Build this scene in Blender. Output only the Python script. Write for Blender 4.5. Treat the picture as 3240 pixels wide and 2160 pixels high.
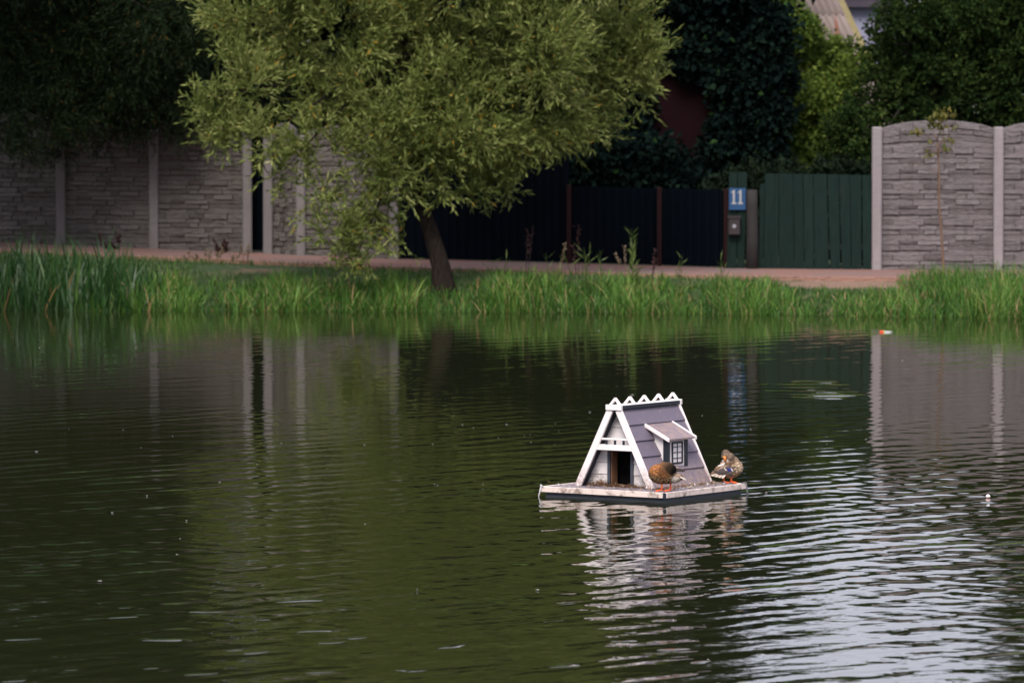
import bpy, bmesh, math, random
import numpy as np
from mathutils import Vector, Matrix

for o in list(bpy.data.objects): bpy.data.objects.remove(o)
SC = bpy.context.scene
COL = SC.collection
R = math.radians

# ------------------------------------------------------------------ camera
CAMH, FPX = 4.03, 18400.0
PITCH = math.atan((1080 - 118) / FPX)
cam = bpy.data.cameras.new("camera"); camo = bpy.data.objects.new("camera", cam); COL.objects.link(camo)
camo.location = (0, 0, CAMH); camo.rotation_euler = (math.pi / 2 - PITCH, 0, 0)
cam.sensor_width = 36.0; cam.lens = FPX / 3240 * 36.0
cam.clip_start = 0.5; cam.clip_end = 3000
cam.dof.use_dof = True; cam.dof.focus_distance = 50.8; cam.dof.aperture_fstop = 4.5
SC.camera = camo

# ------------------------------------------------------------------ sky, sun, exposure
SUN_AZ, SUN_EL = R(194), R(47)          # azimuth from +Y clockwise: behind and left of the camera
world = bpy.data.worlds.new("World"); SC.world = world; world.use_nodes = True
nt = world.node_tree; bg = nt.nodes["Background"]
sky = nt.nodes.new("ShaderNodeTexSky"); sky.sky_type = 'NISHITA'; sky.sun_disc = False
sky.sun_elevation = SUN_EL; sky.sun_rotation = SUN_AZ
sky.air_density = 1.0; sky.dust_density = 4.0; sky.ozone_density = 0.6
# thin bright cloud over the whole sky
_tc = nt.nodes.new("ShaderNodeTexCoord"); _mp = nt.nodes.new("ShaderNodeMapping"); nt.links.new(_tc.outputs["Generated"], _mp.inputs[0]); _mp.inputs["Scale"].default_value = (1, 1, 2.5)
_cn = nt.nodes.new("ShaderNodeTexNoise"); nt.links.new(_mp.outputs[0], _cn.inputs[0]); _cn.inputs["Scale"].default_value = 2.2; _cn.inputs["Detail"].default_value = 6
_cr = nt.nodes.new("ShaderNodeMapRange"); nt.links.new(_cn.outputs[0], _cr.inputs[0]); _cr.inputs[1].default_value = 0.3; _cr.inputs[2].default_value = 0.6; _cr.inputs[3].default_value = 0.55; _cr.inputs[4].default_value = 0.95
_cm = nt.nodes.new("ShaderNodeMix"); _cm.data_type = 'RGBA'; nt.links.new(_cr.outputs[0], _cm.inputs[0]); nt.links.new(sky.outputs[0], _cm.inputs[6]); _cm.inputs[7].default_value = (12.2, 12.3, 14.3, 1)
nt.links.new(_cm.outputs[2], bg.inputs[0]); bg.inputs[1].default_value = 0.10
sl = bpy.data.lights.new("sun", 'SUN'); so = bpy.data.objects.new("sun", sl); COL.objects.link(so)
sl.energy = 3.8; sl.angle = R(22); sl.color = (1.0, 0.93, 0.84)
sd = Vector((math.sin(SUN_AZ) * math.cos(SUN_EL), math.cos(SUN_AZ) * math.cos(SUN_EL), math.sin(SUN_EL)))
so.rotation_euler = sd.to_track_quat('Z', 'Y').to_euler(); so.location = sd * 60
SC.view_settings.view_transform = 'Standard'; SC.view_settings.look = 'None'
SC.view_settings.exposure = 0.05; SC.view_settings.gamma = 1.0
SC.render.engine = 'CYCLES'
SC.cycles.use_denoising = True
SC.cycles.max_bounces = 6; SC.cycles.diffuse_bounces = 3; SC.cycles.glossy_bounces = 3
SC.cycles.transmission_bounces = 3; SC.cycles.caustics_reflective = False; SC.cycles.caustics_refractive = False

# ------------------------------------------------------------------ helpers
def W(px, py, d):
    """world point at depth Y=d seen at photograph position (px, py)"""
    r = (px - 1620) / FPX; u = -(py - 1080) / FPX
    c, s = math.cos(PITCH), math.sin(PITCH)
    dy = c + u * s; dz = -s + u * c
    t = d / dy
    return Vector((r * t, d, CAMH + dz * t))

def D(x, y, d):                       # the same from the 2352-wide preview
    return W(x * 1.37755, y * 1.37755, d)

def tag(o, label=None, cat=None, group=None, kind=None):
    if label: o["label"] = label
    if cat: o["category"] = cat
    if group: o["group"] = group
    if kind: o["kind"] = kind
    return o

def empty(name, loc=(0, 0, 0), rz=0.0):
    o = bpy.data.objects.new(name, None); COL.objects.link(o)
    o.location = loc; o.rotation_euler = (0, 0, rz); o.empty_display_size = 0.2
    return o

def link_mesh(name, me, mat=None, parent=None, smooth=False):
    o = bpy.data.objects.new(name, me); COL.objects.link(o)
    if mat and not me.materials: me.materials.append(mat)
    if parent: o.parent = parent
    if smooth:
        me.polygons.foreach_set("use_smooth", np.ones(len(me.polygons), dtype=bool))
    return o

class MB:
    def __init__(s): s.v = []; s.f = []
    def add(s, vs, fs):
        n = len(s.v); s.v += [tuple(p) for p in vs]; s.f += [tuple(i + n for i in f) for f in fs]; return s
    def box(s, c, size, rot=None):
        hx, hy, hz = size[0] / 2, size[1] / 2, size[2] / 2
        P = [Vector((x, y, z)) for x in (-hx, hx) for y in (-hy, hy) for z in (-hz, hz)]
        if rot is not None: P = [rot @ p for p in P]
        c = Vector(c)
        return s.add([p + c for p in P], [(0, 1, 3, 2), (4, 6, 7, 5), (0, 4, 5, 1), (2, 3, 7, 6), (0, 2, 6, 4), (1, 5, 7, 3)])
    def bar(s, a, b, w, h, up=(0, 0, 1)):
        a, b = Vector(a), Vector(b); d = (b - a); L = d.length; d.normalize()
        x = d.cross(Vector(up)).normalized(); z = x.cross(d)
        M = Matrix((x, d, z)).transposed()
        return s.box((a + b) / 2, (w, L, h), M)
    def prism(s, poly, axis_vec):
        """poly: list of 3-D points; extruded by axis_vec"""
        n = len(poly); A = [Vector(p) for p in poly]; B = [p + Vector(axis_vec) for p in A]
        fs = [tuple(range(n))[::-1], tuple(range(n, 2 * n))]
        fs += [(i, (i + 1) % n, n + (i + 1) % n, n + i) for i in range(n)]
        return s.add(A + B, fs)
    def tube(s, pts, rad, n=8, cap=True):
        pts = [Vector(p) for p in pts]; k = len(pts)
        if not hasattr(rad, '__len__'): rad = [rad] * k
        rings = []
        for i, p in enumerate(pts):
            t = (pts[min(i + 1, k - 1)] - pts[max(i - 1, 0)]).normalized()
            a = t.cross(Vector((0.31, 0.2, 0.93)))
            if a.length < 1e-3: a = t.cross(Vector((1, 0, 0)))
            a.normalize(); b = t.cross(a)
            rings.append([p + (a * math.cos(2 * math.pi * j / n) + b * math.sin(2 * math.pi * j / n)) * rad[i] for j in range(n)])
        vs = [q for r in rings for q in r]; fs = []
        for i in range(k - 1):
            for j in range(n):
                fs.append((i * n + j, i * n + (j + 1) % n, (i + 1) * n + (j + 1) % n, (i + 1) * n + j))
        if cap: fs += [tuple(range(n))[::-1], tuple(range((k - 1) * n, k * n))]
        return s.add(vs, fs)
    def mesh(s, name, bevel=0.0):
        me = bpy.data.meshes.new(name)
        me.from_pydata(s.v, [], s.f)
        bm = bmesh.new(); bm.from_mesh(me)
        bmesh.ops.recalc_face_normals(bm, faces=bm.faces)
        if bevel:
            bmesh.ops.bevel(bm, geom=bm.edges[:], offset=bevel, segments=1, affect='EDGES', clamp_overlap=True)
        bm.to_mesh(me); bm.free(); me.update()
        return me
    def build(s, name, mat, parent=None, bevel=0.0, smooth=False):
        return link_mesh(name, s.mesh(name, bevel), mat, parent, smooth)

# ------------------------------------------------------------------ materials
def newmat(name):
    m = bpy.data.materials.new(name); m.use_nodes = True
    n = m.node_tree; p = n.nodes["Principled BSDF"]
    return m, n, p

def ramp(n, fac, stops):
    r = n.nodes.new("ShaderNodeValToRGB")
    e = r.color_ramp.elements
    while len(e) < len(stops): e.new(0.5)
    for el, (p, c) in zip(e, stops):
        el.position = p; el.color = (*c, 1) if len(c) == 3 else c
    n.links.new(fac, r.inputs[0]); return r.outputs[0]

def coords(n, kind="Object", scale=(1, 1, 1), rot=(0, 0, 0)):
    t = n.nodes.new("ShaderNodeTexCoord"); mp = n.nodes.new("ShaderNodeMapping")
    n.links.new(t.outputs[kind], mp.inputs[0]); mp.inputs["Scale"].default_value = scale
    mp.inputs["Rotation"].default_value = rot
    return mp.outputs[0]

def gpos(n, scale=(1, 1, 1), rot=(0, 0, 0)):
    g = n.nodes.new("ShaderNodeNewGeometry"); mp = n.nodes.new("ShaderNodeMapping")
    n.links.new(g.outputs["Position"], mp.inputs[0]); mp.inputs["Scale"].default_value = scale
    mp.inputs["Rotation"].default_value = rot
    return mp.outputs[0]

def noise(n, vec, scale, detail=3.0, rough=0.55, dist=0.0):
    t = n.nodes.new("ShaderNodeTexNoise"); n.links.new(vec, t.inputs["Vector"])
    t.inputs["Scale"].default_value = scale; t.inputs["Detail"].default_value = detail
    t.inputs["Roughness"].default_value = rough; t.inputs["Distortion"].default_value = dist
    return t.outputs[0]

def mth(n, op, a, b=None, clamp=False):
    m = n.nodes.new("ShaderNodeMath"); m.operation = op; m.use_clamp = clamp
    for i, x in enumerate((a, b)):
        if x is None: continue
        if isinstance(x, (int, float)): m.inputs[i].default_value = x
        else: n.links.new(x, m.inputs[i])
    return m.outputs[0]

def mixc(n, fac, a, b, mode='MIX'):
    m = n.nodes.new("ShaderNodeMix"); m.data_type = 'RGBA'; m.blend_type = mode
    for s, x in ((m.inputs[0], fac), (m.inputs[6], a), (m.inputs[7], b)):
        if isinstance(x, (int, float)): s.default_value = x
        elif isinstance(x, tuple): s.default_value = (*x, 1)
        else: n.links.new(x, s)
    return m.outputs[2]

def bump(n, p, h, strength=0.4, dist=0.01):
    b = n.nodes.new("ShaderNodeBump"); b.inputs["Strength"].default_value = strength
    b.inputs["Distance"].default_value = dist; n.links.new(h, b.inputs["Height"])
    n.links.new(b.outputs[0], p.inputs["Normal"]); return b

def m_paint(name, col, dirt=None, dirt_amt=0.5, dirt_scale=9.0, rough=0.55, grain=(1, 1, 1), low=None, stain=0.62):
    """painted wood: weathering blotches, grain relief; low=(z0,z1): splash dirt that fades out upward in object space"""
    m, n, p = newmat(name)
    v = coords(n, "Object")
    vg = coords(n, "Object", grain)
    big = noise(n, v, dirt_scale, 9, 0.72)
    fine = noise(n, vg, 60, 3, 0.6)
    c = mixc(n, mth(n, 'MULTIPLY', mth(n, 'SUBTRACT', fine, 0.35, True), 0.5), col, tuple(x * 0.72 for x in col))
    if dirt:
        mask = ramp(n, big, [(stain, (0, 0, 0)), (min(stain + 0.16, 1), (1, 1, 1))])
        mk = mth(n, 'MULTIPLY', mask, dirt_amt)
        c = mixc(n, mk, c, dirt)
        if low:
            sp = n.nodes.new("ShaderNodeSeparateXYZ"); n.links.new(v, sp.inputs[0])
            g = n.nodes.new("ShaderNodeMapRange"); n.links.new(sp.outputs[2], g.inputs[0])
            g.inputs[1].default_value = low[1]; g.inputs[2].default_value = low[0]
            b2 = noise(n, v, 28, 6, 0.75)
            lm = mth(n, 'MULTIPLY', g.outputs[0], ramp(n, b2, [(0.36, (0, 0, 0)), (0.58, (1, 1, 1))]), True)
            c = mixc(n, lm, c, dirt)
    n.links.new(c, p.inputs["Base Color"]); p.inputs["Roughness"].default_value = rough; p.inputs["Specular IOR Level"].default_value = 0.2
    bump(n, p, mth(n, 'ADD', fine, mth(n, 'MULTIPLY', big, 0.6)), 0.35, 0.004)
    return m

def m_plain(name, col, rough=0.6, var=0.25, scale=6.0, metallic=0.0, spec=0.5):
    m, n, p = newmat(name)
    f = noise(n, coords(n, "Object"), scale, 4, 0.6)
    c = mixc(n, f, tuple(x * (1 - var) for x in col), tuple(min(1, x * (1 + var)) for x in col))
    n.links.new(c, p.inputs["Base Color"]); p.inputs["Roughness"].default_value = rough
    p.inputs["Metallic"].default_value = metallic; p.inputs["Specular IOR Level"].default_value = spec
    return m

def m_leaf(name, stops, trans=0.35, rough=0.5, spec=0.35):
    m, n, p = newmat(name)
    a = n.nodes.new("ShaderNodeAttribute"); a.attribute_name = "tint"
    c = ramp(n, a.outputs["Fac"], stops)
    n.links.new(c, p.inputs["Base Color"]); p.inputs["Roughness"].default_value = rough
    p.inputs["Specular IOR Level"].default_value = spec
    t = n.nodes.new("ShaderNodeBsdfTranslucent"); n.links.new(c, t.inputs[0])
    mx = n.nodes.new("ShaderNodeMixShader"); mx.inputs[0].default_value = trans
    n.links.new(p.outputs[0], mx.inputs[1]); n.links.new(t.outputs[0], mx.inputs[2])
    n.links.new(mx.outputs[0], n.nodes["Material Output"].inputs[0])
    return m

WHITE = (0.80, 0.735, 0.735)
M_white = m_paint("white_paint", WHITE, (0.25, 0.155, 0.11), 0.45, 13, low=(0.06, 0.30), grain=(8, 1, 1), stain=0.60)
M_white_wall = m_paint("white_wall_paint", (0.70, 0.655, 0.665), (0.12, 0.080, 0.05), 0.5, 14, low=(0.07, 0.27), grain=(1, 1, 8), stain=0.60)
M_fascia = m_paint("fascia_paint", (0.72, 0.60, 0.55), (0.13, 0.085, 0.062), 0.85, 11, grain=(1, 1, 8), stain=0.50)
M_roofb = m_paint("mauve_board_paint", (0.150, 0.127, 0.170), (0.33, 0.235, 0.195), 0.7, 15, low=(0.02, 0.36), grain=(1, 8, 1), stain=0.565)
M_dormroof = m_paint("dormer_roof_paint", (0.23, 0.18, 0.20), (0.40, 0.27, 0.21), 0.8, 16, grain=(1, 8, 1), stain=0.49)
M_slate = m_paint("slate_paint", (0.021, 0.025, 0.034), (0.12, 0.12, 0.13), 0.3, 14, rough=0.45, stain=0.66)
M_slate2 = m_paint("slate_hull_paint", (0.056, 0.062, 0.078), (0.02, 0.03, 0.02), 0.7, 6, rough=0.45, stain=0.52)
M_deck = m_paint("deck_paint", (0.19, 0.165, 0.19), (0.42, 0.36, 0.35), 0.8, 16, stain=0.5)
M_brown = m_plain("bare_brown_wood", (0.16, 0.075, 0.04), 0.7, 0.35, 20)
M_interior_shade = m_plain("interior_shade", (0.006, 0.005, 0.005), 0.9, 0.2, 6, 0, 0.05)  # near-black colour stands in for the shade inside the doorway
M_rope = m_plain("grey_rope", (0.45, 0.43, 0.44), 0.9, 0.3, 40)
M_greyrope = m_plain("dark_grey_rope", (0.14, 0.14, 0.16), 0.8, 0.3, 40)
M_straw = m_leaf("straw", [(0.0, (0.10, 0.05, 0.025)), (0.5, (0.22, 0.12, 0.06)), (1.0, (0.45, 0.38, 0.32))], 0.1, 0.8)
M_feather = m_leaf("white_feather", [(0.0, (0.75, 0.72, 0.72)), (1.0, (0.85, 0.83, 0.83))], 0.25, 0.7)
M_orange = m_plain("orange_skin", (0.75, 0.13, 0.035), 0.5, 0.2, 40)
M_bill = m_plain("orange_bill", (0.70, 0.22, 0.05), 0.45, 0.3, 60)

# concrete
def m_concrete(name, col, relief=1.0):
    m, n, p = newmat(name)
    v = gpos(n)
    a = noise(n, v, 1.3, 5, 0.65); b = noise(n, gpos(n, (6, 6, 26)), 1.6, 4, 0.6); f = noise(n, v, 40, 3, 0.6)
    c = mixc(n, a, tuple(x * 0.68 for x in col), tuple(x * 1.22 for x in col))
    c = mixc(n, mth(n, 'MULTIPLY', mth(n, 'SUBTRACT', b, 0.45, True), 1.6), c, tuple(x * 0.55 for x in col))
    st = noise(n, gpos(n, (7, 7, 0.55)), 1.0, 5, 0.65)
    c = mixc(n, mth(n, 'MULTIPLY', ramp(n, st, [(0.50, (0, 0, 0)), (0.68, (1, 1, 1))]), 0.45), c, (col[0] * 0.45, col[1] * 0.48, col[2] * 0.42))
    oi = n.nodes.new("ShaderNodeObjectInfo")
    c = mixc(n, mth(n, 'MULTIPLY', oi.outputs["Random"], 0.14), c, (col[0] * 1.2, col[1] * 1.12, col[2] * 1.16))
    n.links.new(c, p.inputs["Base Color"]); p.inputs["Roughness"].default_value = 0.9
    bump(n, p, mth(n, 'ADD', b, mth(n, 'MULTIPLY', f, 0.4)), relief, 0.05)
    return m
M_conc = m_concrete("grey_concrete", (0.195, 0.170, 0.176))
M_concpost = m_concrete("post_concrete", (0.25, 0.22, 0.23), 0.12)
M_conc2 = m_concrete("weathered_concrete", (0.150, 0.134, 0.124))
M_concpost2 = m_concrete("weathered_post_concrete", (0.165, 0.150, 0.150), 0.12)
M_navy = m_plain("navy_sheet_metal", (0.0016, 0.0034, 0.0062), 0.8, 0.3, 2.0, 0.0, 0.03)
M_redpost = m_plain("oxide_red_steel", (0.015, 0.0032, 0.004), 0.7, 0.3, 6, 0, 0.15)
M_redwall = m_plain("dark_red_plank", (0.009, 0.0016, 0.003), 0.8, 0.35, 4, 0, 0.1)
M_soffit = m_plain("dull_trim", (0.05, 0.036, 0.036), 0.8)
M_greenw, _n, _p = newmat("green_board_paint")
_v = coords(_n, "Object", (14, 14, 1.2)); _f = noise(_n, _v, 2.2, 5, 0.65); _oi = _n.nodes.new("ShaderNodeObjectInfo")
_c = ramp(_n, _f, [(0.30, (0.0042, 0.012, 0.0105)), (0.55, (0.0075, 0.020, 0.0165)), (0.75, (0.018, 0.022, 0.020))])
_c = mixc(_n, mth(_n, 'MULTIPLY', _oi.outputs["Random"], 0.45), _c, (0.005, 0.012, 0.011))
_n.links.new(_c, _p.inputs["Base Color"]); _p.inputs["Roughness"].default_value = 0.85; _p.inputs["Specular IOR Level"].default_value = 0.15; bump(_n, _p, _f, 0.5, 0.01)
M_greyw = m_plain("grey_old_wood", (0.018, 0.015, 0.015), 0.85, 0.4, 8)
M_blue = m_plain("blue_enamel", (0.004, 0.050, 0.145), 0.6, 0.08)
M_digit = m_plain("white_enamel", (0.32, 0.32, 0.33), 0.5, 0.05)
M_mail = m_plain("brown_tin", (0.020, 0.013, 0.015), 0.6, 0.2)
M_glasspale = m_plain("grey_emblem", (0.25, 0.25, 0.28), 0.4)
M_bark, _n, _p = newmat("bark")
_f = noise(_n, coords(_n, "Object", (9, 9, 2)), 3.0, 6, 0.7)
_n.links.new(ramp(_n, _f, [(0.3, (0.010, 0.007, 0.006)), (0.6, (0.030, 0.023, 0.019)), (0.8, (0.055, 0.045, 0.037))]), _p.inputs["Base Color"])
_p.inputs["Roughness"].default_value = 0.95; _p.inputs["Specular IOR Level"].default_value = 0.05; bump(_n, _p, _f, 1.0, 0.05)
M_barkdark = m_plain("dark_bark", (0.02, 0.016, 0.013), 0.95, 0.4, 5)
M_barkred = m_plain("young_brown_bark", (0.13, 0.075, 0.045), 0.8, 0.3, 12)

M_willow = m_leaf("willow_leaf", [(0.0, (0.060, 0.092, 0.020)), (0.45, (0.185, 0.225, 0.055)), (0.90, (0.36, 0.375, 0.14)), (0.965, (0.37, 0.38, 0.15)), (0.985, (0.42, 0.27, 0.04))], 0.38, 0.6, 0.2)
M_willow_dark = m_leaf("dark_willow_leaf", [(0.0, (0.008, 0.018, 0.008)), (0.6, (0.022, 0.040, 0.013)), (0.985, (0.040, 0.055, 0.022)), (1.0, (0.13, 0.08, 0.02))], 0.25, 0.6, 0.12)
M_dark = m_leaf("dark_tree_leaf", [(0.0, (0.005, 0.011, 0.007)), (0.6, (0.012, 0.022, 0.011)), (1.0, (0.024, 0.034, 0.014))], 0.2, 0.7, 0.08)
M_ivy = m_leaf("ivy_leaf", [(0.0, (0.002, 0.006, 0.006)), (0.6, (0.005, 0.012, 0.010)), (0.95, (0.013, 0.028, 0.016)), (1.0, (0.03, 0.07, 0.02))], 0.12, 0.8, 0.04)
M_bush = m_leaf("bush_leaf", [(0.0, (0.06, 0.11, 0.025)), (0.5, (0.13, 0.20, 0.035)), (0.9, (0.24, 0.29, 0.06)), (1.0, (0.30, 0.28, 0.05))], 0.42, 0.6, 0.1)
M_apple = m_leaf("orchard_leaf", [(0.0, (0.010, 0.022, 0.008)), (0.6, (0.028, 0.050, 0.013)), (1.0, (0.085, 0.115, 0.028))], 0.3, 0.8, 0.03)
M_sap = m_leaf("sapling_leaf", [(0.0, (0.06, 0.08, 0.015)), (0.6, (0.13, 0.13, 0.025)), (1.0, (0.22, 0.16, 0.03))], 0.35)
M_reed = m_leaf("reed_blade", [(0.0, (0.010, 0.036, 0.010)), (0.6, (0.034, 0.095, 0.020)), (0.93, (0.085, 0.150, 0.032)), (0.97, (0.25, 0.15, 0.06)), (1.0, (0.36, 0.22, 0.10))], 0.30, 0.45, 0.4)
M_grass = m_leaf("grass_blade", [(0.0, (0.020, 0.072, 0.010)), (0.5, (0.085, 0.195, 0.028)), (0.88, (0.230, 0.330, 0.075)), (0.95, (0.26, 0.20, 0.08)), (1.0, (0.42, 0.28, 0.15))], 0.38, 0.5, 0.25)
M_turf = m_leaf("turf_blade", [(0.0, (0.028, 0.070, 0.014)), (0.6, (0.065, 0.130, 0.024)), (1.0, (0.13, 0.18, 0.045))], 0.35)
M_weed = m_leaf("weed_leaf", [(0.0, (0.06, 0.10, 0.02)), (1.0, (0.15, 0.20, 0.05))], 0.35)
M_dry = m_leaf("dry_weed", [(0.0, (0.16, 0.11, 0.07)), (1.0, (0.32, 0.25, 0.17))], 0.3, 0.8)
M_burg = m_leaf("burgundy_leaf", [(0.0, (0.03, 0.012, 0.012)), (1.0, (0.06, 0.02, 0.018))], 0.3, 0.6)

# ground / path / water
def m_ground():
    m, n, p = newmat("bank_ground")
    v = gpos(n)
    a = noise(n, v, 0.9, 5, 0.65); f = noise(n, v, 18, 4, 0.7)
    soil = mixc(n, f, (0.13, 0.075, 0.05), (0.27, 0.17, 0.12))
    turf = mixc(n, f, (0.016, 0.036, 0.009), (0.036, 0.066, 0.016))
    k = ramp(n, a, [(0.54, (0, 0, 0)), (0.62, (1, 1, 1))])
    # worn earth where the bank has slumped below the green gate
    g = n.nodes.new("ShaderNodeVectorMath"); g.operation = 'DISTANCE'
    n.links.new(gpos(n, (1, 2.2, 0)), g.inputs[0]); g.inputs[1].default_value = (5.0, 86.75 * 2.2, 0)
    w = ramp(n, mth(n, 'ADD', mth(n, 'MULTIPLY', g.outputs["Value"], 0.5), mth(n, 'MULTIPLY', a, 0.3)), [(0.60, (1, 1, 1)), (0.80, (0, 0, 0))])
    k = mth(n, 'MAXIMUM', mth(n, 'MULTIPLY', k, 0.55), w)
    n.links.new(mixc(n, k, turf, soil), p.inputs["Base Color"]); p.inputs["Roughness"].default_value = 0.95
    bump(n, p, f, 0.8, 0.04)
    return m
M_ground = m_ground()

def m_path():
    m, n, p = newmat("red_pavers")
    br = n.nodes.new("ShaderNodeTexBrick"); n.links.new(gpos(n), br.inputs["Vector"])
    br.inputs["Scale"].default_value = 5.0; br.inputs["Color1"].default_value = (0.25, 0.112, 0.075, 1)
    br.inputs["Color2"].default_value = (0.175, 0.100, 0.087, 1); br.inputs["Mortar"].default_value = (0.16, 0.10, 0.085, 1)
    br.inputs["Mortar Size"].default_value = 0.012
    a = noise(n, gpos(n, (1, 2, 1)), 0.8, 5, 0.6)
    c = mixc(n, ramp(n, a, [(0.45, (0, 0, 0)), (0.6, (1, 1, 1))]), br.outputs[0], (0.17, 0.115, 0.108))
    n.links.new(c, p.inputs["Base Color"]); p.inputs["Roughness"].default_value = 0.85
    bump(n, p, br.outputs["Fac"], 0.3, 0.01)
    return m
M_path = m_path()
M_kerb = m_concrete("red_kerb_concrete", (0.36, 0.20, 0.15))

def m_water():
    m, n, p = newmat("pond_water")
    p.inputs["Base Color"].default_value = (0.0150, 0.0175, 0.0062, 1)
    p.inputs["Roughness"].default_value = 0.03; p.inputs["IOR"].default_value = 1.333
    p.inputs["Specular IOR Level"].default_value = 0.5
    # crossing ripple trains of a light breeze, strength in patches, calm in the lee of the far bank
    def rotpos(ang, sx, sy):
        m1 = n.nodes.new("ShaderNodeMapping"); n.links.new(gpos(n, (1, 1, 1), (0, 0, R(-ang))), m1.inputs[0]); m1.inputs["Scale"].default_value = (sx, sy, 1)
        return m1.outputs[0]
    def train(ang, lam, dist, c, stretch=0.45):
        w = n.nodes.new("ShaderNodeTexWave"); w.wave_type = 'BANDS'; w.bands_direction = 'Y'; w.wave_profile = 'SIN'
        n.links.new(rotpos(ang, stretch, 1.0), w.inputs["Vector"]); w.inputs["Scale"].default_value = 0.314 / lam
        w.inputs["Distortion"].default_value = dist; w.inputs["Detail"].default_value = 2.0; w.inputs["Detail Scale"].default_value = 1.6; w.inputs["Detail Roughness"].default_value = 0.5
        return mth(n, 'MULTIPLY', w.outputs["Fac"], c)
    def patchy(scale, lo, hi, off):
        pt = noise(n, gpos(n, (0.6, 1.0, off)), scale, 2, 0.5)
        r_ = n.nodes.new("ShaderNodeMapRange"); n.links.new(pt, r_.inputs[0]); r_.inputs[1].default_value = 0.36; r_.inputs[2].default_value = 0.64; r_.inputs[3].default_value = lo; r_.inputs[4].default_value = hi
        return r_.outputs[0]
    A = mth(n, 'MULTIPLY', train(50, 0.44, 6.5, 0.0058), patchy(0.30, 0.25, 1.25, 1))
    B = mth(n, 'MULTIPLY', train(-46, 0.36, 4.0, 0.0020), patchy(0.15, 0.25, 1.2, 5))
    C = mth(n, 'MULTIPLY', train(26, 0.80, 5.0, 0.0034), 1.0)
    h2 = noise(n, rotpos(40, 0.8, 1.3), 3.4, 2.0, 0.5, 0.3)
    h3 = noise(n, gpos(n, (1, 1.3, 1)), 9.0, 1.0, 0.5)
    sp = n.nodes.new("ShaderNodeSeparateXYZ"); n.links.new(gpos(n), sp.inputs[0])
    lee = n.nodes.new("ShaderNodeMapRange"); n.links.new(sp.outputs[1], lee.inputs[0]); lee.interpolation_type = 'SMOOTHSTEP'
    lee.inputs[1].default_value = 36; lee.inputs[2].default_value = 68; lee.inputs[3].default_value = 1.0; lee.inputs[4].default_value = 0.24
    hh = mth(n, 'ADD', mth(n, 'ADD', A, B), mth(n, 'ADD', C, mth(n, 'ADD', mth(n, 'MULTIPLY', h2, 0.0058), mth(n, 'MULTIPLY', h3, 0.0007))))
    hh = mth(n, 'MULTIPLY', hh, lee.outputs[0])
    # a stray steeper crest here and there in the near water, and the spreading disturbance of a rising fish farther out
    g1 = noise(n, rotpos(38, 1.7, 2.8), 1.0, 1.0, 0.4)
    nearw = n.nodes.new("ShaderNodeMapRange"); n.links.new(sp.outputs[1], nearw.inputs[0]); nearw.inputs[1].default_value = 43; nearw.inputs[2].default_value = 37.5
    gust = mth(n, 'MULTIPLY', mth(n, 'MULTIPLY', mth(n, 'MAXIMUM', mth(n, 'SUBTRACT', g1, 0.685), 0.0), 0.34), nearw.outputs[0])
    dv = n.nodes.new("ShaderNodeVectorMath"); dv.operation = 'DISTANCE'; n.links.new(gpos(n, (1.5, 0.45, 0)), dv.inputs[0]); dv.inputs[1].default_value = (3.45 * 1.5, 66.4 * 0.45, 0)
    near = n.nodes.new("ShaderNodeMapRange"); near.interpolation_type = 'SMOOTHSTEP'; n.links.new(dv.outputs["Value"], near.inputs[0]); near.inputs[1].default_value = 1.15; near.inputs[2].default_value = 0.2
    fish = mth(n, 'MULTIPLY', train(-7, 0.62, 5.0, 0.0135, 0.8), mth(n, 'MULTIPLY', near.outputs[0], patchy(1.1, 0.0, 1.15, 3)))
    hh = mth(n, 'ADD', hh, mth(n, 'ADD', gust, fish))
    bump(n, p, hh, 1.0, 1.0)
    return m
M_water = m_water()

# ------------------------------------------------------------------ terrain, water, path
def lerp(x, xs, ys): return float(np.interp(x, xs, ys))
def shore(x): return np.interp(x, [-40, -11, -9, -8, 0, 4, 8, 40], [70, 79, 84.5, 86.0, 85.4, 84.6, 83.2, 80])
def fence_y(x): return np.interp(x, [-40, -8.3, 3.4, 40], [103.9, 94.5, 91.0, 91.0])
def path_z(x): return np.interp(x, [-40, -8.3, -4.2, -1.9, 0.9, 3.4, 6, 40], [1.2, 0.70, 0.575, 0.50, 0.465, 0.42, 0.395, 0.38])
def ground_z(x, y):
    s, f, pz = shore(x), fence_y(x), path_z(x)
    p0 = f - 3.8
    t = np.clip((y - s + 0.4) / np.maximum(p0 - s + 0.4, 0.5), 0, 1)
    bank = -0.22 + (pz - 0.03 + 0.22) * (1 - (1 - t) ** 1.7)
    z = np.where(y < s - 0.4, -0.22 - np.clip((s - 0.4 - y) * 0.35, 0, 1.2), bank)
    z = np.where(y > p0, pz - 0.03, z)
    near = np.clip((16 - y) / 11.0, 0, 1)
    z = np.where(y < 30, np.maximum(z, -1.42 + near * 3.85), z)
    return z
xs = np.unique(np.concatenate([np.linspace(-300, -40, 8), np.linspace(-40, -12, 15), np.linspace(-12, 12, 97), np.linspace(12, 40, 15), np.linspace(40, 300, 8)]))
ys = np.unique(np.concatenate([np.linspace(-120, 0, 8), np.linspace(0, 30, 13), np.linspace(30, 78, 9), np.linspace(78, 96, 91), np.linspace(96, 120, 9), np.linspace(120, 900, 10)]))
GX, GY = np.meshgrid(xs, ys)
rng = np.random.default_rng(7)
GZ = ground_z(GX, GY)
GZ = GZ + np.where((GY > 82) & (GY < fence_y(GX) - 3.9), rng.normal(0, 0.012, GZ.shape), 0)
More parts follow.
